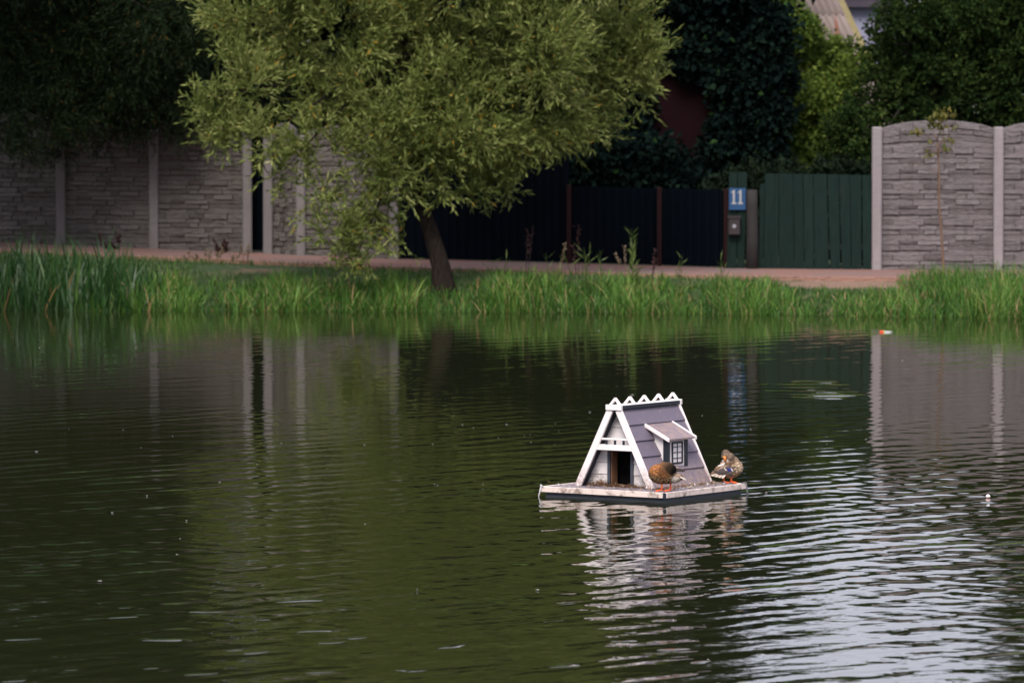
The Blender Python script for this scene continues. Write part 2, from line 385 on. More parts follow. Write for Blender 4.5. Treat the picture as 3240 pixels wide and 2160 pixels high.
def grid_mesh(name, X, Y, Z):
    ny, nx = X.shape
    me = bpy.data.meshes.new(name)
    idx = np.arange(nx * ny).reshape(ny, nx)
    q = np.stack([idx[:-1, :-1], idx[:-1, 1:], idx[1:, 1:], idx[1:, :-1]], -1).reshape(-1, 4)
    me.from_pydata(np.stack([X, Y, Z], -1).reshape(-1, 3).tolist(), [], q.tolist()); me.update()
    return me
tag(link_mesh("ground", grid_mesh("ground", GX, GY, GZ), M_ground, smooth=True), kind="structure")
wx = np.array([-300, -20, -10, 0, 10, 20, 300.]); wy = np.array([5, 20, 36, 50, 70, 90.])
WX, WY = np.meshgrid(wx, wy)
tag(link_mesh("water", grid_mesh("water", WX, WY, WX * 0), M_water), kind="structure")
px_ = np.unique(np.concatenate([np.linspace(-60, -12, 13), np.linspace(-12, 12, 49), np.linspace(12, 60, 9)]))
PX, PT = np.meshgrid(px_, np.linspace(0, 1, 5))
PY = fence_y(PX) - 3.65 * (1 - PT) + 0.25 * PT
tag(link_mesh("path", grid_mesh("path", PX, PY, path_z(PX) + 0.004), M_path), kind="structure")
kb = MB()
for a, b in zip(px_[:-1], px_[1:]):
    for_y = lambda x: float(fence_y(x)) - 3.72
    za, zb = float(path_z(a)) + 0.03, float(path_z(b)) + 0.03
    A = [(a, for_y(a) - 0.06, za - 0.25), (a, for_y(a) + 0.06, za - 0.25), (a, for_y(a) + 0.06, za), (a, for_y(a) - 0.06, za)]
    B = [(b, for_y(b) - 0.06, zb - 0.25), (b, for_y(b) + 0.06, zb - 0.25), (b, for_y(b) + 0.06, zb), (b, for_y(b) - 0.06, zb)]
    kb.add(A + B, [(0, 4, 5, 1), (1, 5, 6, 2), (2, 6, 7, 3), (3, 7, 4, 0)])
tag(kb.build("kerb", M_kerb), kind="structure")

# ------------------------------------------------------------------ foliage generators
def leaf_mesh(name, base, direc, length, width, tint, rng, fold=0.25, bend=0.0):
    """one folded diamond per leaf: arrays base (N,3), direc (N,3) unit, length (N,), width (N,)"""
    N = len(base)
    r = rng.normal(size=(N, 3)); side = np.cross(direc, r); side /= np.linalg.norm(side, axis=1, keepdims=True) + 1e-9
    nor = np.cross(side, direc)
    L = length[:, None]; w = width[:, None]
    mid = base + direc * L * 0.45
    tip = base + direc * L + np.array([0, 0, -1.0]) * L * bend
    a = mid + side * w * 0.5 + nor * w * fold; b = mid - side * w * 0.5 + nor * w * fold
    V = np.stack([base, a, tip, b], 1).reshape(-1, 3)
    me = bpy.data.meshes.new(name)
    me.vertices.add(4 * N); me.vertices.foreach_set("co", V.astype(np.float32).ravel())
    me.loops.add(4 * N); me.loops.foreach_set("vertex_index", np.arange(4 * N, dtype=np.int32))
    me.polygons.add(N); me.polygons.foreach_set("loop_start", np.arange(0, 4 * N, 4, dtype=np.int32))
    me.polygons.foreach_set("loop_total", np.full(N, 4, dtype=np.int32))
    at = me.attributes.new("tint", 'FLOAT', 'POINT'); at.data.foreach_set("value", np.repeat(tint, 4).astype(np.float32))
    me.update(calc_edges=True)
    return me

def unit(a): return a / (np.linalg.norm(a, axis=-1, keepdims=True) + 1e-9)

def crown_mesh(name, clumps, n_twigs, twig, n_leaf, leaf, wid, rng, up=0.35, droop=0.0, sub=(0.28, 0.5), spread=0.75, shell=0.72):
    """clumps: (x,y,z,rx,ry,rz) world; sprays of leaves along short twigs, gathered in sub-clumps near each clump's surface"""
    C = np.array(clumps, float)
    area = (C[:, 3] * C[:, 5]) ** 0.9 * (C[:, 6] if C.shape[1] > 6 else 1.0); pr = area / area.sum()
    P, O, T0 = [], [], []
    for c, k in zip(C, rng.multinomial(n_twigs, pr)):
        if k == 0: continue
        ns = max(5, int(14 + k / 60))
        sc = unit(rng.normal(size=(ns, 3))) * (shell + rng.uniform(-0.3, 0.22, (ns, 1)))
        sr = rng.uniform(sub[0], sub[1], ns); st = rng.uniform(-0.16, 0.16, ns)
        which = rng.integers(0, ns, k)
        loc = sc[which] + unit(rng.normal(size=(k, 3))) * (rng.uniform(0, 1, (k, 1)) ** 0.45) * sr[which][:, None]
        P.append(c[:3] + loc * c[3:6])
        o = unit(loc * (1, 1, 1)) * 0.8 + unit(loc - sc[which]) * 0.5
        O.append(o); T0.append(st[which])
    P = np.concatenate(P); O = np.concatenate(O); T0 = np.concatenate(T0)
    N = len(P)
    d = unit(O + np.array([0, 0, up]) + rng.normal(size=(N, 3)) * spread * 0.6)
    tl = twig * rng.uniform(0.6, 1.3, N)
    f = (np.arange(n_leaf) + 0.5) / n_leaf
    base = P[:, None, :] + d[:, None, :] * (f[None, :, None] - 0.3) * tl[:, None, None]
    base[:, :, 2] -= droop * tl[:, None] * f[None, :] ** 2
    ld = unit(d[:, None, :] * 0.9 + rng.normal(size=(N, n_leaf, 3)) * spread - np.array([0, 0, droop]) * 0.6)
    M = N * n_leaf
    tint = np.clip(rng.beta(2.2, 2.6, M) * 0.9 + np.repeat(T0, n_leaf), 0, 0.95)
    tint = np.where(rng.uniform(size=M) < 0.012, 1.0, tint)
    return leaf_mesh(name, base.reshape(-1, 3), ld.reshape(-1, 3), leaf * rng.uniform(0.65, 1.25, M), wid * rng.uniform(0.7, 1.3, M), tint, rng)

def limbs(mb, root, targets, r0, rng, n=6):
    for t in targets:
        a = Vector(root); b = Vector(t); m1 = a.lerp(b, 0.35) + Vector((rng.normal() * .15, rng.normal() * .15, 0.15 + 0.1 * (b - a).length))
        m2 = a.lerp(b, 0.7) + Vector((rng.normal() * .12, rng.normal() * .12, 0.08 * (b - a).length))
        mb.tube([a, m1, m2, b], [r0, r0 * 0.62, r0 * 0.38, r0 * 0.12], n)

def shift(me, v):
    me.transform(Matrix.Translation(-Vector(v)))
    return me

def make_tree(name, label, group, base, trunk_pts, trunk_r, clumps, mat, bark, rng, n_twigs, twig, n_leaf, leaf, wid, limb_n=14, cat="tree", **kw):
    base = Vector(base)
    root = empty(name, base); tag(root, label, cat, group)
    mb = MB(); mb.tube(trunk_pts, trunk_r, 10)
    top = Vector(trunk_pts[-1]); mid = Vector(trunk_pts[len(trunk_pts) // 2])
    ids = rng.choice(len(clumps), min(limb_n, len(clumps)), replace=False)
    for i in ids:
        limbs(mb, top if rng.uniform() < 0.7 or len(trunk_pts) < 3 else Vector(trunk_pts[-2]), [clumps[i][:3]], trunk_r[-1] * rng.uniform(0.45, 0.75), rng)
    link_mesh("trunk", shift(mb.mesh("trunk"), base), bark, root, True)
    me = crown_mesh("crown", clumps, n_twigs, twig, n_leaf, leaf, wid, rng, **kw)
    link_mesh("crown", shift(me, base), mat, root)
    return root

def copy_tree(o, parent=None):
    c = o.copy(); COL.objects.link(c); c.parent = parent
    for ch in o.children: copy_tree(ch, c)
    return c

def clumps_from(lst, d, rng, depth=1.0, flat=0.9):
    out = []
    for it in lst:
        x, y, r = it[:3]; dd = d + (it[3] if len(it) > 3 else rng.uniform(-depth, depth))
        p = D(x, y, dd); rr = r * 1.37755 * dd / FPX
        out.append((p.x, p.y, p.z, rr, rr * flat, rr, it[4] if len(it) > 4 else 1.0))
    return out

# ------------------------------------------------------------------ concrete panel fences
rs = random.Random(4)
ROWS = [0.15, 0.12, 0.16, 0.13, 0.16, 0.12, 0.16]
MOULD = []; MOULD_D = []
z = 0.0
for h in ROWS:
    x = 0.0; cuts = []
    while x < 0.999:
        w = rs.choice([0.10, 0.16, 0.22, 0.28, 0.34])
        if 1 - (x + w) < 0.08: w = 1 - x
        cuts.append((x, x + w)); x += w
    for (a, b) in cuts:
        MOULD.append((a, b, z + rs.uniform(-.012, .012) * (z > 0), z + h + rs.uniform(-.012, .012) * (z + h < 0.99)))
        MOULD_D.append((rs.uniform(0.014, 0.050), rs.uniform(-0.010, 0.010), rs.uniform(-0.016, 0.006)))
    z += h

def arch(u): return 0.125 * max(0.0, 1 - ((u - 0.5) / 0.5) ** 2) ** 0.8

def stone_shape(mb, i, w, h, arched, z_off=0.0, x_off=0.0):
    a, b, z0, z1 = MOULD[i]; dp, tx, tz = MOULD_D[i]; g = 0.0015
    x0, x1 = a * w + g, b * w - g
    def top(u, zz): return zz * h + (arch(u) * (zz ** 2) if arched else 0)
    P = []
    for (x, zz, q) in ((x0, z0, 0), (x1, z0, 0), (x1, z1, 0), (x0, z1, 0)):
        P.append((x + x_off, 0.0, top(x / w, zz) + z_off + (g if zz == z0 else -g)))
    e = 0.006
    F = []
    for (x, zz, sx, sz) in ((x0, z0, 1, 1), (x1, z0, -1, 1), (x1, z1, -1, -1), (x0, z1, 1, -1)):
        F.append((x + sx * e + x_off, -(dp + tx * sx + tz * sz), top(x / w, zz) + sz * (e + g) + z_off))
    mb.add(P + F, [(4, 5, 6, 7), (0, 1, 5, 4), (1, 2, 6, 5), (2, 3, 7, 6), (3, 0, 4, 7)])

STONE_CACHE = {}
def stone_mesh(i, w, h, arched, mat):
    k = (i, round(w, 3), arched, mat.name)
    if k not in STONE_CACHE:
        mb = MB(); stone_shape(mb, i, w, h, arched); me = mb.mesh("stone"); me.materials.append(mat); STONE_CACHE[k] = me
    return STONE_CACHE[k]

def panel_back(w, h, arched):
    n = 12; pts = [(0, 0), (w, 0)]
    if arched: pts += [(w * (1 - k / n), h + arch(1 - k / n)) for k in range(n + 1)]
    else: pts += [(w, h), (0, h)]
    return MB().prism([(x, 0.0, zz) for x, zz in pts], (0, 0.045, 0))

def fence_section(root, p0, p1, zbase, h, mat, rows=4, singles=True):
    p0, p1 = Vector(p0), Vector(p1); dv = p1 - p0; w = math.hypot(dv.x, dv.y); ang = math.atan2(dv.y, dv.x)
    rest = MB() if not singles else None
    for r in range(rows):
        arched = r == rows - 1
        pan = panel_back(w, h, arched).build("panel", mat, root)
        pan.location = (p0.x, p0.y, zbase + r * (h + 0.004)); pan.rotation_euler = (0, 0, ang)
        if singles:
            for i in range(len(MOULD)):
                o = bpy.data.objects.new("stone", stone_mesh(i, w, h, arched, mat)); COL.objects.link(o); o.parent = pan
        else:
            for i in range(len(MOULD)): stone_shape(rest, i, w, h, arched, z_off=r * (h + 0.004))
    if rest:
        o = rest.build("stone_facing", mat, root); o["kind"] = "stuff"
        o.location = (p0.x, p0.y, zbase); o.rotation_euler = (0, 0, ang)

def post(root, p, zb, h, mat, w=0.155, dpt=0.16):
    mb = MB(); mb.box((0, 0, h / 2), (w, dpt, h)); o = mb.build("post", mat, root, bevel=0.018); o.location = (p[0], p[1], zb); return o

# right fence, pale, arched tops
root = empty("concrete_fence"); tag(root, "pale grey concrete panel fence with arched tops behind the young sapling", "fence")
PR = [W(px, 853, 91.0) for px in (2773, 3157, 3545)]
for p in PR: p.z = 0
for i, p in enumerate(PR): post(root, (p.x, p.y - 0.04), 0.36, 2.27, M_concpost)
for i in range(2):
    q0 = PR[i] + Vector((0.075, 0, 0)); q1 = PR[i + 1] - Vector((0.075, 0, 0))
    fence_section(root, q0, q1, 0.385, 0.553, M_conc)
# left fence, weathered, in the trees' shade
root = empty("concrete_fence"); tag(root, "weathered dark concrete panel fence running in the shade of the left trees", "fence")
def FP(px): # point on the fence line
    x = (px - 1620) / FPX * 93.0
    for _ in range(3): x = (px - 1620) / FPX * float(fence_y(x))
    return Vector((x, float(fence_y(x)), 0))
LPX = [-105, 193, 487, 783, 848, 952, 1247]
for px in LPX + [812]:
    p = FP(px)
    if px == 812: continue
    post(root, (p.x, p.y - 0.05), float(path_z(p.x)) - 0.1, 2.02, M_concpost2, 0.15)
for i, (a, b) in enumerate(zip(LPX[:-1], LPX[1:])):
    if (a, b) == (783, 848): continue
    q0, q1 = FP(a), FP(b); dv = (q1 - q0).normalized() * 0.07
    zb = float(path_z((q0.x + q1.x) / 2)) - 0.17
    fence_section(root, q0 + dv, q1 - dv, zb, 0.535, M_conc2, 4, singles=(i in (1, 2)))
# dark wicket in the gap
p0, p1 = FP(792), FP(840)
wk = empty("wicket_gate", (p0.x, p0.y + 0.35, float(path_z(p0.x)))); tag(wk, "narrow black wicket gate between two concrete posts", "gate")
MB().box(((p1.x - p0.x) / 2 , 0, 0.86), (p1.x - p0.x - 0.02, 0.03, 1.66)).build("gate_leaf", M_navy, wk)
MB().box(((p1.x - p0.x) / 2, -0.03, 1.45), (p1.x - p0.x - 0.02, 0.03, 0.06)).build("crossbar", M_navy, wk)

# ------------------------------------------------------------------ corrugated metal fence
def corrugated(p0, p1, zb0, zb1, h, period=0.14, amp=0.022):
    p0, p1 = Vector(p0), Vector(p1); L = (p1 - p0).length; d = (p1 - p0) / L; nrm = Vector((d.y, -d.x, 0))
    prof = [(0, 0), (0.30, 0), (0.40, 1), (0.90, 1)]
    pts = []
    k = 0
    while k * period < L:
        for u, a in prof:
            s_ = (k + u) * period
            if s_ <= L: pts.append((s_, a * amp))
        k += 1
    pts.append((L, 0))
    mb = MB(); V = []; F = []
    for s_, a in pts:
        q = p0 + d * s_ + nrm * a; zb = zb0 + (zb1 - zb0) * s_ / L
        V += [(q.x, q.y, zb), (q.x, q.y, zb + h)]
    n = len(pts)
    for i in range(n - 1): F.append((2 * i, 2 * i + 2, 2 * i + 3, 2 * i + 1))
    V2 = [(x - nrm.x * 0.004, y - nrm.y * 0.004, zz) for x, y, zz in V]
    F2 = [tuple(i + 2 * n for i in f[::-1]) for f in F]
    mb.add(V + V2, F + F2 + [(1 + 2 * i, 3 + 2 * i, 2 * n + 3 + 2 * i, 2 * n + 1 + 2 * i) for i in range(n - 1)])
    return mb
root = empty("metal_fence"); tag(root, "dark navy corrugated sheet metal fence with oxide red posts", "fence")
MPX = [1262, 1530, 1800, 2086, 2297]; MH = [1.62, 1.62, 1.20, 1.20]
for i in range(4):
    a, b = FP(MPX[i]), FP(MPX[i + 1])
    corrugated(a, b, float(path_z(a.x)) + 0.02, float(path_z(b.x)) + 0.02, MH[i]).build("sheet", M_navy, root)
    MB().bar((a.x, a.y + 0.03, float(path_z(a.x)) + MH[i] - 0.12), (b.x, b.y + 0.03, float(path_z(b.x)) + MH[i] - 0.12), 0.04, 0.04).build("rail", M_redpost, root)
for px in (1800, 2086, 2297):
    p = FP(px); MB().box((0, 0, 0.62), (0.075, 0.075, 1.24)).build("post", M_redpost, root, bevel=0.006).location = (p.x, p.y - 0.065, float(path_z(p.x)))

# ------------------------------------------------------------------ green plank fence, gate boards, number plate, letter box
def board(root, xb0, xb1, xt0, xt1, ytop, ybot, d, name="plank", mat=None, thick=0.024):
    A = [W(xb0, ybot, d), W(xb1, ybot, d), W(xt1, ytop, d), W(xt0, ytop, d)]
    return MB().prism([a - root.location for a in A], (0, thick, 0)).build(name, mat or M_greenw, root, bevel=0.004)
b0 = W(2580, 852, 90.9)
root = empty("plank_fence", b0); tag(root, "green weathered plank fence beside the pale concrete fence", "fence")
XB = [2397, 2415, 2464, 2514, 2546, 2577, 2627, 2663, 2694, 2730, 2757]
XT = [2405, 2420, 2464, 2509, 2541, 2572, 2618, 2655, 2688, 2727, 2757]
YT = [582, 549, 550, 551, 552, 551, 553, 552, 553, 554]
for i in range(len(XB) - 1):
    gap = 1.2 if i not in (5, 6, 8) else 4.0
    board(root, XB[i] + 0.6, XB[i + 1] - gap, XT[i] + 0.6, XT[i + 1] - gap * (0.5 if i != 6 else 0.2), YT[i] + rs.uniform(-1, 1), 851, 90.9 - rs.choice([0, 0.012, 0.02]))
for zz in (0.35, 1.2):
    MB().box((0, 0.06, zz), (1.75, 0.05, 0.08)).build("rail", M_greyw, root)
b0 = W(2337, 852, 90.85)
root = empty("gate_pier", b0); tag(root, "pair of upright green boards carrying the blue number plate", "gate post")
board(root, 2299, 2330, 2308, 2333, 546, 851, 90.85); board(root, 2332, 2355, 2335, 2364, 545, 851, 90.84)
p = W(2379, 852, 90.8); root = empty("timber_post", p); tag(root, "thick rough grey timber post between green boards and plank fence", "post")
mb = MB(); mb.tube([(0, 0, -0.1), (0.005, 0, 0.5), (0.0, 0, 1.0), (-0.005, 0, 1.24)], [0.098, 0.092, 0.088, 0.083], 12); mb.build("shaft", M_greyw, root, smooth=True)
sp = W(2333, 630, 90.80); root = empty("number_plate", sp); tag(root, "blue house number plate reading 11 in white", "sign")
MB().box((0, 0, 0), (0.262, 0.012, 0.34)).build("plate", M_blue, root, bevel=0.003)
for dx in (-0.055, 0.048):   # the digit 1 twice: stem, flag, foot serif
    mb = MB()
    stem = [(-0.016, -0.10), (0.016, -0.10), (0.016, 0.115), (0.002, 0.115), (-0.045, 0.075), (-0.045, 0.062), (-0.016, 0.075)]
    mb.prism([(x + dx, -0.0075, zz + 0.03) for x, zz in stem], (0, -0.003, 0))
    mb.build("digit", M_digit, root)
    MB().box((dx, -0.0088, -0.082 + 0.015), (0.078, 0.003, 0.024)).build("digit_foot", M_digit, root)
sp = W(2323, 716, 90.76); root = empty("letter_box", sp); tag(root, "small brown tin letter box hanging below the number plate", "letter box")
MB().box((0, 0, 0), (0.185, 0.07, 0.27)).build("body", M_mail, root, bevel=0.012)
MB().prism([(-0.1, -0.05, 0.125), (0.1, -0.05, 0.125), (0.1, 0.035, 0.155), (-0.1, 0.035, 0.155)], (0, 0, 0.012)).build("lid", M_mail, root)
mb = MB(); mb.tube([(0, -0.0335, 0.0), (0, -0.043, 0.0)], [0.034, 0.028], 10); mb.build("emblem", M_glasspale, root)

# ------------------------------------------------------------------ houses behind
M_asb, _n, _p = newmat("old_fibre_cement")
_a = noise(_n, coords(_n, "Object", (1.2, 1.2, 1.2)), 1.6, 5, 0.6); _b = noise(_n, coords(_n, "Object", (3.5, 0.12, 0.12)), 1.5, 3, 0.6)
_c = mixc(_n, _a, (0.30, 0.24, 0.225), (0.44, 0.36, 0.345))
_c = mixc(_n, ramp(_n, _b, [(0.60, (0, 0, 0)), (0.66, (1, 1, 1))]), _c, (0.36, 0.17, 0.12))
_n.links.new(_c, _p.inputs["Base Color"]); _p.inputs["Roughness"].default_value = 0.9
M_yellow = m_plain("yellow_board", (0.26, 0.21, 0.09), 0.7)
M_slatewall = m_plain("lilac_wall", (0.34, 0.34, 0.48), 0.8, 0.12)
M_fas = m_plain("dark_fascia", (0.07, 0.055, 0.085), 0.7)
M_housewall = m_plain("grey_render", (0.30, 0.26, 0.24), 0.9)
M_pane = m_plain("window_pane", (0.03, 0.04, 0.06), 0.08, 0.1)

def roof_sheet(name, parent, o, e, s, nwave, length, width, amp, mat, thick=0.012):
    """wavy sheet: o corner, e eave unit dir, s downslope unit dir"""
    e, s = Vector(e), Vector(s); nn = e.cross(s).normalized()
    if nn.z < 0: nn = -nn
    k = nwave * 8; V = []; F = []
    for j in range(2):
        for i in range(k + 1):
            u = i / k
            V.append(Vector(o) + e * (u * width) + s * (length * j) + nn * amp * math.sin(u * nwave * 2 * math.pi))
    for i in range(k): F.append((i, i + 1, k + 2 + i, k + 1 + i))
    m0 = len(V); V2 = [v - nn * thick for v in V]; F2 = [tuple(q + m0 for q in f[::-1]) for f in F]
    edge = [(k + 1 + i, k + 2 + i, m0 + k + 2 + i, m0 + k + 1 + i) for i in range(k)]
    return MB().add(V + V2, F + F2 + edge).build(name, mat, parent, smooth=True)

hb = Vector((5.3, 106.5, 0.4))
root = empty("corrugated_roof_house", hb); tag(root, "house with wavy grey fibre cement roof above the bushes", "house")
e = Vector((0.93, 0.36, 0)).normalized(); s = Vector((0.18, -0.70, -0.62)); s = (s - e * s.dot(e)).normalized()
vtop = W(2612, -60, 107.5)        # a point near the verge above the frame
vt = vtop - hb
LEN = 1.05
for r in range(6):
    o = vt - e * 3.6 + s * (r * (LEN - 0.12)) - Vector((0, 0, 0.02 * r)) * 0 + e.cross(s).normalized() * (0.02 * (5 - r) if e.cross(s).z > 0 else -0.02 * (5 - r))
    for c in range(3):
        roof_sheet("roof_sheet", root, o + e * (1.2 * c), e, s, 9, LEN, 1.2, 0.040, M_asb)
nn = e.cross(s).normalized(); nn = nn if nn.z > 0 else -nn
MB().bar(vt + e * 0.08 + nn * 0.02, vt + e * 0.08 + s * 5.7 + nn * 0.02, 0.16, 0.05, nn).build("verge_board", M_yellow, root)
MB().prism([vt + s * 5.5 - Vector((0, 0, 0.1)), vt + s * 0.2 - Vector((0, 0, 0.15)), vt + s * 0.2 - e * 3.5 - Vector((0, 0, 0.15)), vt + s * 5.5 - e * 3.5 - Vector((0, 0, 0.1))], (0, 0, -0.05)).build("roof_deck", M_greyw, root)
wl = vt + s * 5.2
MB().prism([(wl.x, wl.y, 0), (wl.x - 3.3 * e.x, wl.y - 3.3 * e.y, 0), (wl.x - 3.3 * e.x, wl.y - 3.3 * e.y, wl.z - 0.15), (wl.x, wl.y, wl.z - 0.15)], (-0.1, 0.25, 0)).build("wall", M_housewall, root)

hb = W(2735, 60, 111); hb.z = 0.4
root = empty("lilac_house", hb); tag(root, "pale lilac house wall with dark fascia beyond the grey roof", "house")
a = W(2668, 0, 111).x - hb.x; b = W(2830, 0, 111).x - hb.x; zt = W(2700, 20, 111).z - hb.z
MB().box(((a + b) / 2, 0.2, zt / 2), (b - a, 0.3, zt)).build("wall", M_slatewall, root)
MB().box(((a + b) / 2, -0.08, zt + 0.10), (b - a + 0.2, 0.18, 0.24)).build("fascia", M_fas, root)
MB().prism([(a - 0.15, -0.25, zt + 0.225), (b + 0.15, -0.25, zt + 0.225), (b + 0.15, 1.6, zt + 0.75), (a - 0.15, 1.6, zt + 0.75)], (0, 0, 0.05)).build("roof", M_fas, root)

# dark red timber house under the ivy
hb = W(2150, 700, 95.5); hb.z = 0.45
root = empty("red_timber_house", hb); tag(root, "dark red timber house wall half hidden under ivy", "house")
x0 = W(1980, 0, 95.5).x - hb.x; x1 = W(2330, 0, 95.5).x - hb.x
zs = W(2100, 500, 95.5).z - hb.z; pitch = 0.135
for i in range(26):
    zz = zs + 0.03 + i * pitch
    rot = Matrix.Rotation(R(6), 3, 'X')
    MB().box(((x0 + x1) / 2, 0.0, zz + pitch / 2), (x1 - x0, 0.02, pitch + 0.012), rot).build("weatherboard", M_redwall, root)
MB().box(((x0 + x1) / 2, 0.06, zs + 1.76), (x1 - x0 - 0.02, 0.06, 3.5)).build("wall", M_redwall, root)
MB().box(((x0 + x1) / 2, -0.04, zs), (x1 - x0 + 0.06, 0.10, 0.05)).build("sill_board", M_soffit, root)
MB().box(((x0 + x1) / 2, 0.55, zs / 2 - 0.03), (x1 - x0, 0.15, zs - 0.08)).build("lower_wall", M_redwall, root)
px0 = W(2062, 578, 95.5) - hb
MB().box((px0.x, -0.02, px0.z), (0.36, 0.04, 0.11), Matrix.Rotation(R(-4), 3, 'Y')).build("pale_ledge", M_housewall, root)

# ------------------------------------------------------------------ trees
rng = np.random.default_rng(11)
WL = [(560, 205, 88, -.9), (505, 255, 48, -1.0), (470, 225, 24, -1), (520, 300, 45, -1.), (635, 75, 85, -.3), (560, 30, 75, -.2), (790, 60, 140), (810, 205, 108, -.5), (935, 120, 155), (900, 270, 125, -.8), (1080, 80, 160), (1065, 240, 130, -.9),
      (1230, 110, 150), (1240, 250, 105, -.4), (1370, 140, 115, .3), (1455, 165, 75, .5), (1430, 60, 85, .5), (1480, 215, 34, .5), (1340, 260, 70, .4),
      (600, 322, 60, -1.2, .8), (650, 395, 44, -1.2, .7), (745, 350, 80, -1.1, .75), (725, 445, 52, -1.3, .6), (770, 530, 56, -1.3, .65), (840, 560, 54, -1.2, .65), (850, 450, 66, -1.0, .5), (890, 365, 85, -1.0, .8), (815, 598, 24, -1.3, .7), (885, 510, 48, -.9, .55),
      (960, 335, 70, -.8), (1035, 385, 60, -.7), (1115, 400, 56, -.3), (1150, 330, 70, -.1), (1020, 290, 95, -.9), (1300, 300, 52, .4), (1070, 440, 30, -.5), (1010, 425, 30, -.9, .7), (925, 545, 24, -.8, .6), (1160, 428, 26, -.2), (1480, 110, 50, .5), (1380, 320, 28, .5),
      (700, -110, 150), (900, -140, 190), (1100, -140, 190), (1290, -100, 150), (860, -320, 160), (1060, -340, 180), (1220, -280, 130), (980, -480, 130)]
WD = 87.0
wc = clumps_from(WL, WD, rng, 0.9, 0.85)
wb = D(1018, 655, 86.6); wb.z = 0.28
tp = [wb + Vector((0, 0, -0.15)), wb + Vector((0.0, 0, 0.05)), D(1012, 610, 86.6), D(988, 530, 86.7), D(970, 480, 86.8), D(955, 380, 86.9), D(985, 280, 87.0), D(1005, 150, 87.0)]
make_tree("willow_tree", "leaning willow with olive green crown on the grassy bank", None, wb, tp, [0.25, 0.185, 0.14, 0.125, 0.12, 0.11, 0.10, 0.08], wc, M_willow, M_bark, rng,
          9800, 0.44, 15, 0.115, 0.027, limb_n=34, up=0.35, spread=0.42, sub=(0.2, 0.42), shell=0.78)

LL = [(0, 60, 120), (110, 60, 110), (230, 40, 120), (350, 30, 110), (440, 60, 80), (50, 180, 100), (170, 170, 110), (290, 160, 95), (400, 150, 70), (20, 280, 75), (110, 275, 70), (200, 250, 55), (60, 325, 40), (130, 335, 30), (-100, 150, 140), (-120, 20, 150), (330, 240, 40), (455, 25, 60), (330, 275, 42, .9), (420, 285, 40, .9), (250, 290, 36, .9), (390, 235, 60, .5), (480, 245, 50, 1.0), (520, 290, 40, 1.2), (290, 240, 55, .6), (170, 300, 40, .9),
      (0, -140, 170), (200, -140, 170), (370, -120, 130), (100, -330, 180), (280, -300, 150), (-120, -250, 170)]
lc = clumps_from(LL, 92.3, rng, 0.6, 0.8)
lb = Vector((-8.9, 93.2, float(path_z(-8.9))))
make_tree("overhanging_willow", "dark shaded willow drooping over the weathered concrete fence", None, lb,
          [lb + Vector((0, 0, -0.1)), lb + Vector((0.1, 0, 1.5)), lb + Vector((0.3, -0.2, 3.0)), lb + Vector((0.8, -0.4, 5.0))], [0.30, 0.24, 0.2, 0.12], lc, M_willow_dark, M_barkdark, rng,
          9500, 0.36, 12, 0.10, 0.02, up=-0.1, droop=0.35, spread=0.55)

# ivy over the red house
IV = [(1690, 60, 110, .1), (1640, 20, 90, .2), (1760, 60, 62, -.2), (1780, 160, 40, -.3), (1735, 170, 75, -.1), (1780, 265, 36, -.3), (1720, 270, 75, 0), (1770, 355, 38, -.3), (1700, 350, 75, 0), (1655, 335, 40, .1), (1690, 245, 36, .2), (1670, 150, 60, .2), (1610, 90, 60, .3),
      (1620, 390, 45, 0), (1560, 395, 40, .05), (1420, 340, 68, .1), (1480, 395, 45, 0), (1390, 390, 60, .1), (1350, 330, 70, .2), (1520, 415, 32, 0), (1440, 250, 58, .25), (1560, 120, 42, .3),
      (1690, -60, 90), (1650, -150, 90), (1600, -220, 100), (1640, -310, 90), (1580, -90, 120), (1480, -120, 120), (1540, -220, 110), (1440, -280, 110)]
ic = clumps_from(IV, 95.0, rng, 0.4, 0.5)
ib = Vector((4.0, 95.9, 0.45))
make_tree("ivy", "dense dark ivy mass climbing over the red timber house", None, ib, [ib, ib + Vector((0, 0, 2)), ib + Vector((-0.3, 0.1, 4)), ib + Vector((-0.8, 0.2, 6))], [0.16, 0.13, 0.1, 0.07], ic, M_ivy, M_barkdark, rng,
          9500, 0.28, 7, 0.115, 0.095, limb_n=0, cat="ivy", up=-0.45, droop=0.2, spread=0.6)

# bright shrub in the gap beside the ivy
BS = [(1835, 130, 60), (1880, 160, 50), (1830, 225, 55), (1890, 225, 50), (1840, 310, 50), (1870, 370, 50), (1930, 190, 45), (1830, 385, 34, -.5), (1845, 345, 40, -.5), (1835, 275, 40, -.4), (1815, 60, 40), (1930, 120, 26), (1800, 30, 30), (1970, 150, 30), (1935, 290, 45), (1850, 80, 28)]
bc = clumps_from(BS, 96.4, rng, 0.5, 0.8)
bb = Vector((4.2, 96.4, 0.42))
make_tree("garden_bush", "sunlit yellow green bush in the gap beside the ivy", None, bb, [bb, bb + Vector((0.05, 0, 1.2)), bb + Vector((0.1, 0, 2.4))], [0.08, 0.06, 0.05], bc, M_bush, M_barkdark, rng,
          5200, 0.28, 7, 0.085, 0.045, cat="bush", spread=0.7)
